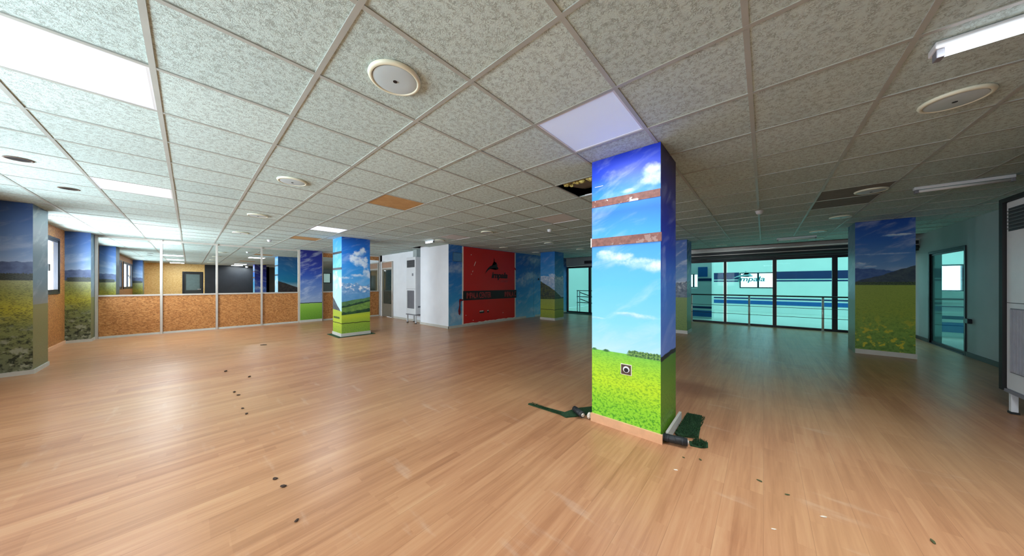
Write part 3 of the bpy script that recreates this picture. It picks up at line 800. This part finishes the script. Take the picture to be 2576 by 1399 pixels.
tb = text_mesh('IMPALA C', .60, .19, .004, bold=.012); stand_facing_minus_y(tb, 7.38, YB - .018, .85); obj('lettering', tb, M['dark_red_letters'], bd)
tb = text_mesh('impala', .80, .27, .006, shear=.2, bold=.03, spacing=.95); stand_facing_minus_y(tb, 6.74, YB - .012, 1.44); obj('logo_name', tb, M['black'], r)
tb = text_mesh('center', .41, .09, .006, shear=.2, bold=.01, spacing=1.1); stand_facing_minus_y(tb, 7.17, YB - .012, 1.365); obj('logo_subtitle', tb, M['dark_red_letters'], r)
# leaping antelope: arched body, head and two horns
ant = [(6.44, 1.64), (6.50, 1.75), (6.58, 1.84), (6.68, 1.905), (6.80, 1.945), (6.90, 1.95), (6.945, 1.985), (6.93, 2.03), (6.875, 2.075), (6.875, 2.13), (6.84, 2.19), (6.855, 2.12), (6.85, 2.07), (6.90, 2.035), (6.925, 2.0),
       (6.97, 2.03), (6.985, 2.02), (6.975, 1.985), (7.02, 1.965), (7.03, 1.945), (6.99, 1.935), (7.02, 1.90), (7.05, 1.865), (7.07, 1.85), (7.04, 1.81), (7.02, 1.845), (6.97, 1.80), (6.955, 1.785), (6.94, 1.81), (6.955, 1.845), (6.91, 1.86), (6.80, 1.845), (6.68, 1.81), (6.58, 1.765), (6.50, 1.70)]
bm = bmesh.new()
A_ = [bm.verts.new((a, YB - .018, z)) for a, z in ant]; f = bm.faces.new(A_)
bmesh.ops.triangulate(bm, faces=[f], ngon_method='EAR_CLIP')
ext = bmesh.ops.extrude_face_region(bm, geom=list(bm.faces))
bmesh.ops.translate(bm, verts=[g for g in ext['geom'] if isinstance(g, bmesh.types.BMVert)], vec=(0, .006, 0))
obj('logo_antelope', bm, M['black'], r)
for (x, w_) in ((6.20, .20), (6.54, .07)):
    s = obj('exposed_socket', B((x, x + w_, YB - .016, YB - .012, .36, .43)), M['black'], r)
    obj('plaster_fleck', B((x, x + w_ * .8, YB - .020, YB - .016, .415, .44)), M['chip_white'], s)
for (x, z, h) in ((5.97, 1.88, .15), (5.90, 1.68, .05), (5.85, 1.60, .03)):
    bm = bmesh.new(); box(bm, -.008, .008, -.002, .002, 0, h, M4=Matrix.Translation((x, YB - .014, z)) @ Matrix.Rotation(.45, 4, 'Y'))
    obj('scratch', bm, M['chip_white'], r)
for (x, z) in ((5.64, .34), (5.93, .16), (7.3, .3), (5.85, 2.22)):
    bm = bmesh.new(); cyl(bm, (x, YB - .012, z), (x, YB - .016, z), .014, 8); obj('paint_fleck', bm, M['chip_white'], r)
# strip of red tape hanging off the left end
bm = bmesh.new()
prism(bm, [(5.52, .84), (5.40, .86), (5.375, .80), (5.385, .66), (5.345, .50), (5.36, .40), (5.40, .36), (5.43, .44), (5.42, .62), (5.43, .78), (5.53, .80)], YB - .016, YB - .010)
obj('hanging_tape', bm, plain('torn_red_tape', (120, 20, 40), .5), r)
bm = bmesh.new(); prism(bm, [(7.93, 1.92), (8.0, 1.86), (7.99, 1.80), (7.93, 1.84)], YB - .014, YB - .010); obj('torn_corner', bm, plain('torn_red', (150, 20, 36), .5), r)
# outline of a covered box on the mural
r = thing('wall_hatch', 'square covered hatch outline high on the sky mural left of the red wall', 'hatch', (5.31, YB, 1.99))
obj('cover', B((5.16, 5.47, YB - .008, YB, 1.99, 2.23)), plain('hatch_blue', (84, 138, 186), .5), r)
obj('hatch_rim', B((5.15, 5.16, YB - .012, YB, 1.98, 2.24), (5.47, 5.48, YB - .012, YB, 1.98, 2.24), (5.16, 5.47, YB - .012, YB, 1.98, 1.99), (5.16, 5.47, YB - .012, YB, 2.23, 2.24)), plain('hatch_rim', (70, 90, 104), .5), r)

# ------------------------------------------------------------------ standing air conditioners
def air_unit(label, x0, x1, y0, y1, top, face, zb, grille_low, grille_top, frame=False):
    """face '-x' or '+y' is the front"""
    cx_, cy_ = (x0 + x1) / 2, (y0 + y1) / 2
    r = thing('air_conditioner', label, 'air conditioner', (cx_, cy_, 0), 'standing air conditioners')
    obj('cabinet', B((x0, x1, y0, y1, zb, top), bevel=.012), M['white_metal'], r)
    def front(s0, s1, z0, z1, d0, d1):   # s along the width
        if face == '-x': return (x0 - d1, x0 - d0, y0 + s0, y0 + s1, z0, z1)
        return (x0 + s0, x0 + s1, y1 + d0, y1 + d1, z0, z1)
    w_ = (y1 - y0) if face == '-x' else (x1 - x0)
    g = obj('lower_grille', B(front(.08, w_ - .08, grille_low[0], grille_low[1], 0, .006)), M['grey_grille'], r)
    bs = []
    k = 0
    s = .10
    while s < w_ - .09:
        bs.append(front(s, s + .006, grille_low[0] + .01, grille_low[1] - .01, .006, .012)); s += .02
    obj('slats', B(*bs), plain('grille_slat', (150, 152, 160), .5), g)
    g = obj('outlet_grille', B(front(.05, w_ - .05, grille_top[0], grille_top[1], 0, .005)), M['dark_grille'], r)
    bs = []; z = grille_top[0] + .02
    while z < grille_top[1] - .01:
        bs.append(front(.06, w_ - .06, z, z + .008, .005, .016)); z += .035
    obj('louvres', B(*bs), plain('louvre', (96, 100, 102), .5), g)
    d = obj('control_panel', B(front(w_ * .22, w_ * .22 + .09, 1.57, 1.66, 0, .004)), M['grey_grille'], r)
    obj('panel_gap', B(front(.01, w_ - .01, grille_low[1] + .05, grille_low[1] + .056, 0, .003)), M['dark_grille'], r)
    # legs
    for ax in (x0 + .03, x1 - .03):
        for ay in (y0 + .03, y1 - .03):
            lg = obj('leg', B((ax - .02, ax + .02, ay - .02, ay + .02, .02, zb), bevel=.003), M['white_metal'], r)
            obj('foot', B((ax - .026, ax + .026, ay - .026, ay + .026, 0, .02)), M['black_rubber'], lg)
    obj('base_tray', B((x0 - .01, x1 + .01, y0 - .01, y1 + .01, zb - .03, zb)), M['grey_grille'], r)
    return r
ac1 = air_unit('white standing air conditioner on legs in the recess of the white core wall', 4.90, 5.20, 8.54, 9.13, 2.2, '-x', .30, (.49, 1.09), (1.86, 2.10))
tag(obj('duct', B((5.05, 5.22, 8.72, 8.95, 2.205, CZ)), M['grey_wall']), 'pale duct rising from the recessed air conditioner to the ceiling', 'duct')
obj('vent_slot', B((4.99, 5.14, 8.534, 8.54, .52, .58)), M['grey_grille'], ac1)
ac2 = air_unit('large white standing air conditioner in a black surround at the right edge', 4.60, 5.50, -2.30, -1.85, 2.13, '+y', .24, (.42, 1.06), (1.83, 2.06))
obj('surround', B((5.503, 5.56, -2.32, -1.83, .22, 2.17), (4.58, 5.503, -2.32, -1.83, 2.132, 2.17)), M['black'], ac2)['label'] = 'black side and top board around the unit'

# ------------------------------------------------------------------ glass wall with lintel
mull = [(-2.66, .05), (-1.46, .10), (-.25, .09), (.95, .07), (2.14, .07), (3.34, .07), (4.54, .07), (5.74, .10)]
GT = 2.10
struct('wall_glass_lintel', B((GX - .25, GX + .1, SY, 4.0, GT, 2.36)), plain('dark_lintel', (40, 46, 48), .35))
struct('wall_lintel_white', B((GX - .1, GX + .1, 4.0, CY, GT + .02, 2.95)), M['grey_wall'])
struct('trim_4', B((GX - .29, GX - .25, SY, 4.0, 2.34, 2.37), (GX - .27, GX - .25, SY, 4.0, 2.235, 2.255), (GX - .05, GX + .1, SY, 4.0, 2.40, 2.95)), M['aluminium'])
bm = bmesh.new(); cyl(bm, (GX - .29, SY + .02, 2.18), (GX - .29, 3.98, 2.18), .035, 14)
tag(obj('shutter_tube', bm, plain('shutter_tube', (70, 78, 80), .35)), 'long dark roller tube running along the top of the glass wall', 'tube')
tag(obj('vent_grille', B((GX - .13, GX - .10, 4.75, 5.95, 2.20, 2.33)), M['dark_grille']), 'dark horizontal vent grille above the glass door near the far column', 'vent')
root = struct('window_5', B((GX - .03, GX + .03, SY, CY - .02, 0, .06), (GX - .03, GX + .03, SY, CY - .02, GT - .07, GT + .01)), M['dark_frame'])
ys = [SY] + [m_[0] for m_ in mull] + [CY - .06]
for y, w_ in mull + [(CY - .05, .06)]:
    obj('mullion', B((GX - .04, GX + .04, y - w_ / 2, y + w_ / 2, .06, GT - .07)), M['dark_frame'], root)
for y0_, y1_ in zip(ys, ys[1:]):
    if y1_ - y0_ < .3: continue
    obj('pane', B((GX - .006, GX + .006, y0_ + .05, y1_ - .05, .06, GT - .07)), M['teal_glass'], root)

# railing in front of the glass
RXr = GX - .22
r = thing('railing', 'dark railing with pale posts and thin cables before the glass wall', 'railing', (RXr, 0, 0))
for y in (1.86, .335, -1.22, -2.6):
    bm = bmesh.new(); cyl(bm, (RXr + .03, y, 0), (RXr + .03, y, .93), .024, 12); cyl(bm, (RXr + .03, y, 0), (RXr + .03, y, .012), .05, 12)
    obj('post', bm, M['aluminium'], r)
for z, rr in ((.95, .020), (.62, .007), (.36, .007)):
    bm = bmesh.new(); cyl(bm, (RXr, SY + .05, z), (RXr, 2.4, z), rr, 10); obj('rail', bm, M['dark_frame'], r)

# ------------------------------------------------------------------ the hall beyond the glass (same level), with blue bands
HX = 17.5; HT = 3.6
struct('floor_hall', B((GX, HX + .2, -9.2, 8.0, -.12, -.002), (3.0, GX, -9.2, SY - .15, -.12, -.002)), M['hall_floor'])
struct('ceiling_hall', B((GX + .1, HX + .2, -9.2, 8.0, HT, HT + .1), (3.0, GX + .1, -9.2, SY - .15, HT, HT + .1)), M['hall_ceiling'])
HALLW = [(-5.9, -4.35, 1.05, 1.98), (-.36, .86, 1.12, 1.84), (2.35, 3.15, 1.12, 1.84)]
wl = struct('wall_hall_far', wall_with_holes_x(HX, HX + .2, -9.2, 8.0, HALLW, HT), M['hall_white'])
struct('wall_hall_side', B((3.0, HX + .2, -9.4, -9.2, 0, HT), (GX, HX + .2, 8.0, 8.2, 0, HT), (2.8, 3.0, -9.4, SY - .15, 0, HT)), M['hall_white'])
for n, (a, b, c, d) in enumerate(HALLW):
    mid = .19 if n == 1 else (a + b) / 2
    root = struct('window_%d' % (6 + n), B((HX - .02, HX + .1, a, a + .04, c, d), (HX - .02, HX + .1, b - .04, b, c, d), (HX - .02, HX + .1, a + .04, b - .04, c, c + .04), (HX - .02, HX + .1, a + .04, b - .04, d - .04, d), (HX - .02, HX + .1, mid - .035, mid + .035, c + .04, d - .04)), M['dark_frame'])
    obj('pane', B((HX + .05, HX + .055, a + .04, b - .04, c + .04, d - .04)), M['clear_glass'], root)
    portal('window_portal', (HX + .22, (a + b) / 2, (c + d) / 2), (0, R90, 0), d - c, b - a)
def band(z0, z1, m_):     # painted stripe on the far hall wall, interrupted by its windows
    bs = []
    y = -9.1
    for (a, b, c, d) in HALLW:
        if z1 > c and z0 < d: bs.append((HX - .012, HX, y, a - .02, z0, z1)); y = b + .02
    bs.append((HX - .012, HX, y, 7.95, z0, z1))
    return B(*bs), m_
for k, (z0, z1, m_) in enumerate(((1.53, 1.86, 'hall_navy'), (1.42, 1.48, 'hall_navy'), (.60, .66, 'hall_navy'), (.36, .53, 'hall_blue'))):
    bmx, m2 = band(z0, z1, m_)
    struct('trim_%d' % (5 + k), bmx, M[m2])
# logo on the far hall window
r = thing('window_logo', 'teal antelope logo and word on the bright far hall window', 'logo', (HX - .06, .4, 1.3))
tb = text_mesh('impala', .98, .30, .006, shear=.2, bold=.02); stand_facing_minus_x(tb, HX - .04, .93, 1.36)
obj('lettering', tb, plain('teal_letters', (60, 130, 140), .5), r)
bm = bmesh.new()
A_ = [bm.verts.new((HX - .05, 1.15 - (a - 6.44) * 1.25, 1.54 + (z - 1.64) * .7)) for a, z in ant]; f = bm.faces.new(A_)
bmesh.ops.triangulate(bm, faces=[f], ngon_method='EAR_CLIP')
ext = bmesh.ops.extrude_face_region(bm, geom=list(bm.faces))
bmesh.ops.translate(bm, verts=[g for g in ext['geom'] if isinstance(g, bmesh.types.BMVert)], vec=(.006, 0, 0))
obj('antelope', bm, plain('pale_antelope', (150, 190, 200), .5), r)
# striped pillar close behind the glass, with its own window strip
PXX = 12.9
struct('wall_hall_pillar', B((PXX, PXX + .6, 1.45, 1.90, 0, HT), (PXX, PXX + .2, 1.90, 2.30, 0, 1.15), (PXX, PXX + .2, 1.90, 2.30, 1.70, HT), (PXX, PXX + .2, 2.30, 3.6, 0, HT)), M['hall_white'])
struct('trim_9', B((PXX - .012, PXX, 1.58, 1.88, 1.58, 1.95), (PXX - .012, PXX, 1.45, 3.6, 0.07, .30)), M['hall_blue'])
struct('trim_10', B((PXX - .012, PXX, 1.45, 1.88, 1.42, 1.52), (PXX - .012, PXX, 1.45, 3.6, .38, .46)), M['hall_navy'])
# low striped parapet outside the right hand door
PAR = 12.35
struct('wall_hall_parapet', B((PAR, PAR + .15, -9.0, SY - .3, 0, 1.12)), M['hall_white'])
struct('trim_11', B((PAR - .012, PAR, -9.0, SY - .3, .12, .36)), M['hall_blue'])
struct('trim_12', B((PAR - .012, PAR, -9.0, SY - .3, .44, .52)), M['hall_navy'])
struct('trim_13', B((PAR - .012, PAR, -9.0, SY - .3, .92, .95), (PAR - .012, PAR, -9.0, SY - .3, .74, .76)), M['grey_grille'])
# hall ceiling lamps on suspended bars
def hall_lamp(x, y, label):
    r = thing('suspended_lamp', label, 'lamp', (x, y, 2.55), 'hanging tube lamps of the hall')
    obj('housing', B((x - .07, x + .07, y - .6, y + .6, 2.57, 2.62), bevel=.01), M['hall_ceiling'], r)
    bm = bmesh.new(); cyl(bm, (x, y - .56, 2.55), (x, y + .56, 2.55), .02, 10); obj('tube', bm, M['hall_lamp'], r)
    for s in (-.4, .4):
        bm = bmesh.new(); cyl(bm, (x, y + s, 2.62), (x, y + s, HT), .006, 6); obj('hanger', bm, M['black'], r)
hall_lamp(14.2, .15, 'hanging tube lamp in the hall above the bright window with the logo')
hall_lamp(14.2, 6.3, 'hanging tube lamp in the hall behind the glass door near the far column')
# stair rail in the hall behind the far glass door
r = thing('stair_railing', 'sloping dark stair railing with white posts behind the far glass door', 'railing', (12.6, 5.6, 0))
for y in (6.52, 6.40):
    bm = bmesh.new(); cyl(bm, (12.0, y, 0), (12.0, y, 1.0), .022, 10); obj('post', bm, M['white_metal'], r)
for (a, b) in (((12.0, 6.55, 1.0), (12.0, 5.0, 1.0)), ((12.0, 6.4, .92), (12.6, 5.4, .50)), ((12.0, 6.4, .62), (12.6, 5.4, .18)), ((12.0, 6.55, .72), (12.0, 5.0, .72)), ((12.0, 6.55, .45), (12.0, 5.0, .45))):
    bm = bmesh.new(); cyl(bm, a, b, .018, 8); obj('rail', bm, M['dark_frame'], r)
# dark mat at the far glass door
tag(obj('door_mat', B((GX - .62, GX - .03, 4.6, CY - .08, 0, .012), bevel=.003), plain('dark_mat', (20, 44, 34), .9)), 'dark green mat on the floor at the far glass door', 'mat')

# ------------------------------------------------------------------ ceiling fittings
for (x, y), m_, lab in PANELS:
    x0, x1, y0, y1 = tile_xy(x, y)
    r = thing('ceiling_panel', lab, 'ceiling light', ((x0 + x1) / 2, (y0 + y1) / 2, CZ), 'square light panels in the ceiling')
    obj('diffuser', B((x0 + .025, x1 - .025, y0 + .025, y1 - .025, CZ + .003, CZ + .02)), M[m_], r)
    obj('frame', B((x0 + .012, x0 + .025, y0 + .012, y1 - .012, CZ - .001, CZ + .02), (x1 - .025, x1 - .012, y0 + .012, y1 - .012, CZ - .001, CZ + .02),
                   (x0 + .025, x1 - .025, y0 + .012, y0 + .025, CZ - .001, CZ + .02), (x0 + .025, x1 - .025, y1 - .025, y1 - .012, CZ - .001, CZ + .02)), M['white_metal'], r)
for (x, y), m_, lab in PANELS[:3] + PANELS[3:5]:
    area('panel_and_fill_light', (x, y, CZ - .012), (0, 0, 0), .5, .5, {'panel_bright': 14, 'panel_soft': 8}[m_], (.9, .95, 1.0))

# unseen fill lamps added behind the viewer, with no panel around them
for (x, y) in ((-.43, -.24), (1.97, -.84)):
    area('panel_and_fill_light', (x, y, CZ - .012), (0, 0, 0), .5, .5, 26, (.9, .95, 1.0))

def diffuser(x, y, label):
    r = thing('air_diffuser', label, 'air diffuser', (x, y, CZ), 'round white air diffusers in the ceiling')
    bm = bmesh.new(); lathe(bm, (x, y, CZ), [(.138, 0), (.140, -.006), (.134, -.016), (.122, -.020), (.117, -.016), (.115, -.004)], 48)
    obj('rim', bm, M['diffuser_rim'], r, smooth=True)
    bm = bmesh.new(); lathe(bm, (x, y, CZ), [(.115, -.016), (.10, -.019), (.060, -.0205), (0, -.021)], 48)
    obj('disc', bm, M['diffuser_disc'], r, smooth=True)
    bm = bmesh.new(); cyl(bm, (x, y, CZ - .020), (x, y, CZ - .0235), .011, 16); obj('centre_hole', bm, M['black'], r)
    return r
d0 = diffuser(.77, 1.56, 'largest round air diffuser, in the ceiling nearest the viewer')
dl = [((.77, 3.98), 'round air diffuser second in the row towards the mirrors'), ((.77, 6.40), 'round air diffuser third in the row towards the mirrors'), ((.77, 8.85), 'smallest round air diffuser of the row towards the mirrors'),
      ((3.18, -.90), 'round air diffuser at the upper right, below the tube lamp'), ((5.60, -1.0), 'round air diffuser on the darker tiles above the meadow column'), ((7.45, -1.0), 'round air diffuser right in front of the meadow column top'),
      ((9.17, -.9), 'round air diffuser beyond the meadow column top'), ((4.40, 4.62), 'round air diffuser above the red wall, nearest of those'), ((4.40, 6.45), 'round air diffuser beside the small tube lamp by the core corner'),
      ((6.62, 6.20), 'round air diffuser close above the red wall logo'), ((6.75, 4.56), 'round air diffuser under the smoke detector left of the near column'), ((8.4, 6.25), 'tiny round air diffuser above the mural between red wall and far column'),
      ((8.6, 4.56), 'tiny round air diffuser right of the far blue column'), ((10.5, .94), 'tiny round air diffuser above the left end of the glass wall'), ((10.6, -1.0), 'tiny round air diffuser above the glass wall left of the meadow column')]
for (x, y), l in dl: copy_tree(d0, (x, y, CZ), label=l)

def detector(x, y, label):
    r = thing('smoke_detector', label, 'smoke detector', (x, y, CZ), 'white smoke detectors on the ceiling')
    bm = bmesh.new(); lathe(bm, (x, y, CZ), [(.052, 0), (.052, -.014), (.046, -.02)], 28); obj('base', bm, M['white_metal'], r, smooth=True)
    bm = bmesh.new(); lathe(bm, (x, y, CZ), [(.044, -.020), (.044, -.036), (.030, -.052), (0, -.056)], 28); obj('head', bm, M['white_metal'], r, smooth=True)
    return r
s0 = detector(1.40, 9.75, 'white smoke detector in front of the mirrors, above the chipboard')
for (x, y), l in (((5.10, 3.43), 'white smoke detector on the ceiling just left of the near column'), ((6.0, .05), 'white smoke detector right of the near column on a ceiling bar')):
    copy_tree(s0, (x, y, CZ), label=l)

# recessed dark downlights at the upper left
for (x, y), l in (((-1.05, 5.20), 'dark oval downlight hole in the ceiling at the left photo edge'), ((-.97, 6.35), 'dark downlight hole between the left edge and the second light panel')):
    r = thing('downlight', l, 'downlight', (x, y, CZ), 'dark downlight holes near the windows')
    bm = bmesh.new(); lathe(bm, (x, y, CZ), [(.075, 0), (.078, -.004), (.066, -.006), (.062, 0)], 32); obj('ring', bm, plain('brown_ring', (110, 92, 78), .5), r, smooth=True)
    bm = bmesh.new(); cyl(bm, (x, y, CZ + .001), (x, y, CZ - .0035), .062, 28); obj('hole', bm, M['black'], r)

# tube lamps on the right
def tube_lamp(x, y0, y1, label, on='lamp_white', w_=.045):
    r = thing('tube_lamp', label, 'tube lamp', (x, (y0 + y1) / 2, CZ), 'tube lamps under the ceiling')
    obj('housing', B((x - w_, x + w_, y0, y1, CZ - .035, CZ), bevel=.006), M['white_metal'], r)
    bm = bmesh.new(); cyl(bm, (x - .018, y0 + .03, CZ - .055), (x - .018, y1 - .03, CZ - .055), .016, 12); obj('tube', bm, M[on], r)
    for y in (y0 + .005, y1 - .03):
        obj('lamp_holder', B((x - .035, x + .015, y, y + .025, CZ - .075, CZ - .035), bevel=.003), M['grey_grille'], r)
    return r
area('tube_light', (2.42, -.93, CZ - .085), (0, 0, 0), .06, .55, 16, (.85, .93, 1.0))
tube_lamp(2.42, -1.25, -.62, 'bright tube lamp under the ceiling at the upper right corner')
tube_lamp(5.80, -2.0, -1.36, 'slim white tube lamp on the ceiling above the air conditioner in black', 'panel_dim', .03)
tube_lamp(4.24, 6.45, 6.85, 'short white tube lamp near the white core corner', 'lamp_white', .03)
tube_lamp(9.9, -.95, -.25, 'slim tube lamp on the ceiling in front of the glass wall', 'panel_dim', .03)

# open tile beside the near column: lifted board and insulation hanging over the edge
x0, x1, y0, y1 = tile_xy(3.17, 1.56)
r = thing('lifted_ceiling_tile', 'grey ceiling tile lifted askew over a dark gap beside the near column', 'ceiling tile', ((x0 + x1) / 2, (y0 + y1) / 2, CZ))
bm = bmesh.new(); box(bm, -.28, .28, -.27, .27, -.008, .008, M4=Matrix.Translation(((x0 + x1) / 2 + .08, (y0 + y1) / 2 - .03, CZ + .075)) @ Matrix.Rotation(math.radians(-10), 4, 'Y'))
obj('board', bm, M['ceiling_board_grey'], r)
obj('edge_strip', B((x1 - .03, x1 - .012, y0 + .02, y1 - .1, CZ - .006, CZ + .012)), M['white_metal'], r)
bm = bmesh.new()
random.seed(11)
for i in range(26):
    c = Vector((x0 + .10 + random.uniform(-.05, .07), y1 - .10 - .40 * i / 26, CZ + .035 + random.uniform(-.02, .02)))
    bmesh.ops.create_icosphere(bm, subdivisions=2, radius=random.uniform(.022, .042), matrix=Matrix.Translation(c))
for v in bm.verts: v.co += Vector((random.uniform(-.006, .006), random.uniform(-.006, .006), random.uniform(-.006, .006)))
tag(obj('insulation_wad', bm, M['insulation']), 'yellow mineral wool poking through the open ceiling gap', 'insulation')

# ------------------------------------------------------------------ artificial grass around the column feet
def turf(bm, pts, h=.02):
    A = [bm.verts.new((x, y, .002)) for x, y in pts]; C = [bm.verts.new((x, y, h)) for x, y in pts]
    bm.faces.new(C); bm.faces.new(A[::-1])
    n = len(pts)
    for i in range(n): bm.faces.new([A[i], A[(i + 1) % n], C[(i + 1) % n], C[i]])
def blades(bm, x0, x1, y0, y1, n, h, test=None):
    for _ in range(n):
        x, y = random.uniform(x0, x1), random.uniform(y0, y1)
        if test and not test(x, y): continue
        a = random.uniform(0, math.pi); w_ = .003; l = random.uniform(.5, 1) * h
        d = Vector((math.cos(a) * w_, math.sin(a) * w_, 0)); t = Vector((random.uniform(-.01, .01), random.uniform(-.01, .01), l))
        p = Vector((x, y, .015))
        bm.faces.new([bm.verts.new(p - d), bm.verts.new(p + d), bm.verts.new(p + t)])
random.seed(21)
bm = bmesh.new(); turf(bm, [(2.78, .575), (3.28, .57), (3.31, .45), (2.84, .41), (2.75, .54)])
blades(bm, 2.78, 3.28, .42, .57, 1500, .025)
tag(obj('artificial_grass', bm, M['grass']), 'dark green square of artificial grass on the shaded right side of the near column', 'artificial grass')
bm = bmesh.new()
strip = [(2.60, 1.245), (3.02, 1.245), (3.02, 1.34), (2.80, 1.36), (2.66, 1.46), (2.50, 1.50), (2.44, 1.90), (2.415, 1.90), (2.44, 1.52), (2.42, 1.44), (2.52, 1.36), (2.60, 1.34)]
turf(bm, strip, .014)
blades(bm, 2.75, 2.98, 1.25, 1.33, 500, .02); blades(bm, 2.42, 2.46, 1.5, 1.88, 350, .015)
tag(obj('artificial_grass', bm, M['grass']), 'torn curving strip of artificial grass on the left side of the near column', 'artificial grass')
bm = bmesh.new(); turf(bm, [(2.66, .44), (2.72, .46), (2.77, .40), (2.80, .34), (2.72, .33), (2.68, .37)], .01); blades(bm, 2.68, 2.78, .345, .43, 350, .03)
tag(obj('grass_scrap', bm, M['grass']), 'ragged scrap of artificial grass beside the black roll', 'artificial grass')
bm = bmesh.new()
turf(bm, [(2.38, 7.66), (3.24, 7.63), (3.22, 8.5), (2.36, 8.48)], .010)
tag(obj('artificial_grass', bm, M['grass']), 'artificial grass mat under the cumulus cloud column', 'artificial grass')

def roll(c, ang, L, rad, label):
    r = thing('rubber_roll', label, 'roll', (c[0], c[1], 0), 'black rolls at the foot of the near column')
    d = Vector((math.cos(ang), math.sin(ang), 0)) * L / 2; c = Vector((c[0], c[1], rad * 1.06 + .0145))
    bm = bmesh.new(); cyl(bm, c - d, c + d, rad, 18)
    for s in (-.6, 0, .6): cyl(bm, c + d * s - d * .06, c + d * s + d * .06, rad * 1.06, 18)
    obj('roll_body', bm, M['black_rubber'], r)
    bm = bmesh.new(); cyl(bm, c + d, c + d * 1.12, rad * .7, 14, r1=rad * .5); cyl(bm, c - d * 1.12, c - d, rad * .5, 14, r1=rad * .7)
    obj('roll_end', bm, M['aluminium'], r)
roll((2.595, .535), math.radians(-78), .17, .030, 'black rubber roll lying at the right foot corner of the near column')
roll((2.535, 1.365), math.radians(60), .15, .028, 'black rubber roll lying at the left foot corner of the near column')
bm = bmesh.new(); bmesh.ops.create_icosphere(bm, subdivisions=3, radius=1, matrix=Matrix.Translation((2.562, 1.262, .03)) @ Matrix.Diagonal((.035, .02, .03, 1)))
for v in bm.verts: v.co += v.normal * .003 * math.sin(v.co.x * 400 + v.co.z * 300)
tag(obj('plaster_lump', bm, M['chip_white']), 'small white lump on the floor at the left corner of the near column', 'debris')

# ------------------------------------------------------------------ bits lying on the floor
random.seed(5)
def bit(name, x, y, r_, mat, label, group, flat=.35, ang=None, ratio=.6, cat='debris'):
    bm = bmesh.new()
    bmesh.ops.create_icosphere(bm, subdivisions=2, radius=r_)
    for v in bm.verts:
        v.co *= random.uniform(.75, 1.15); v.co.y *= ratio; v.co.z *= flat
    bmesh.ops.rotate(bm, verts=bm.verts, cent=(0, 0, 0), matrix=Matrix.Rotation(random.uniform(0, 3) if ang is None else ang, 3, 'Z'))
    zmin = min(v.co.z for v in bm.verts)
    o = obj(name, bm, mat); o.location = (x, y, -zmin)
    return tag(o, label, cat, group)
for (x, y, s, lab) in [(.36, 6.0, .028, 'dark spot on the boards farthest left in the long row of spots'), (.56, 5.4, .026, 'dark spot standing apart to the right of the row of spots'),
                  (.36, 4.77, .022, 'dark spot, farther one of the middle pair in the row'), (.38, 4.6, .020, 'dark spot, nearer one of the middle pair in the row'),
                  (.37, 4.08, .018, 'dark spot, farther one of the third pair in the row'), (.38, 3.88, .018, 'dark spot, nearer one of the third pair in the row'),
                  (.38, 2.44, .018, 'dark crumb at the left of the near group of three'), (.40, 2.31, .020, 'elongated dark crumb in the near group of three'), (.39, 1.92, .014, 'dark crumb closest to the bottom edge, left half')]:
    bit('floor_crumb', x, y, s, M['crumb'], lab, 'dark crumbs in a row across the floor', flat=.3)
for (x, y, s, lab) in [(2.49, .02, .016, 'greenish crumb on the floor right of the near column foot'), (2.50, .35, .014, 'greenish crumb just below the grass scrap, right one'), (2.45, .45, .012, 'greenish crumb just below the black roll, left one'),
                  (2.44, -.11, .014, 'brown leaf fragment right of the near column'), (2.48, -.64, .018, 'long brown leaf fragment near the lower right corner')]:
    bit('leaf_fragment', x, y, s, M['leaf_green'], lab, 'crumbs and leaf bits near the column', flat=.25, ratio=.45)
for (x, y, s, lab) in [(2.25, .46, .014, 'white chip on the floor below the near column foot'), (2.34, -.25, .018, 'long white chip on the floor at the lower right, upper one'), (2.05, -.04, .013, 'small white chip on the floor at the lower right, lower one')]:
    bit('white_chip', x, y, s, M['chip_white'], lab, 'white chips on the floor', flat=.2, ang=math.radians(-60), ratio=.3)
bit('dark_scrap', 1.05, 8.0, .07, M['crumb'], 'flat dark scrap lying on the boards before the mirrors', None, flat=.1, ratio=.4)
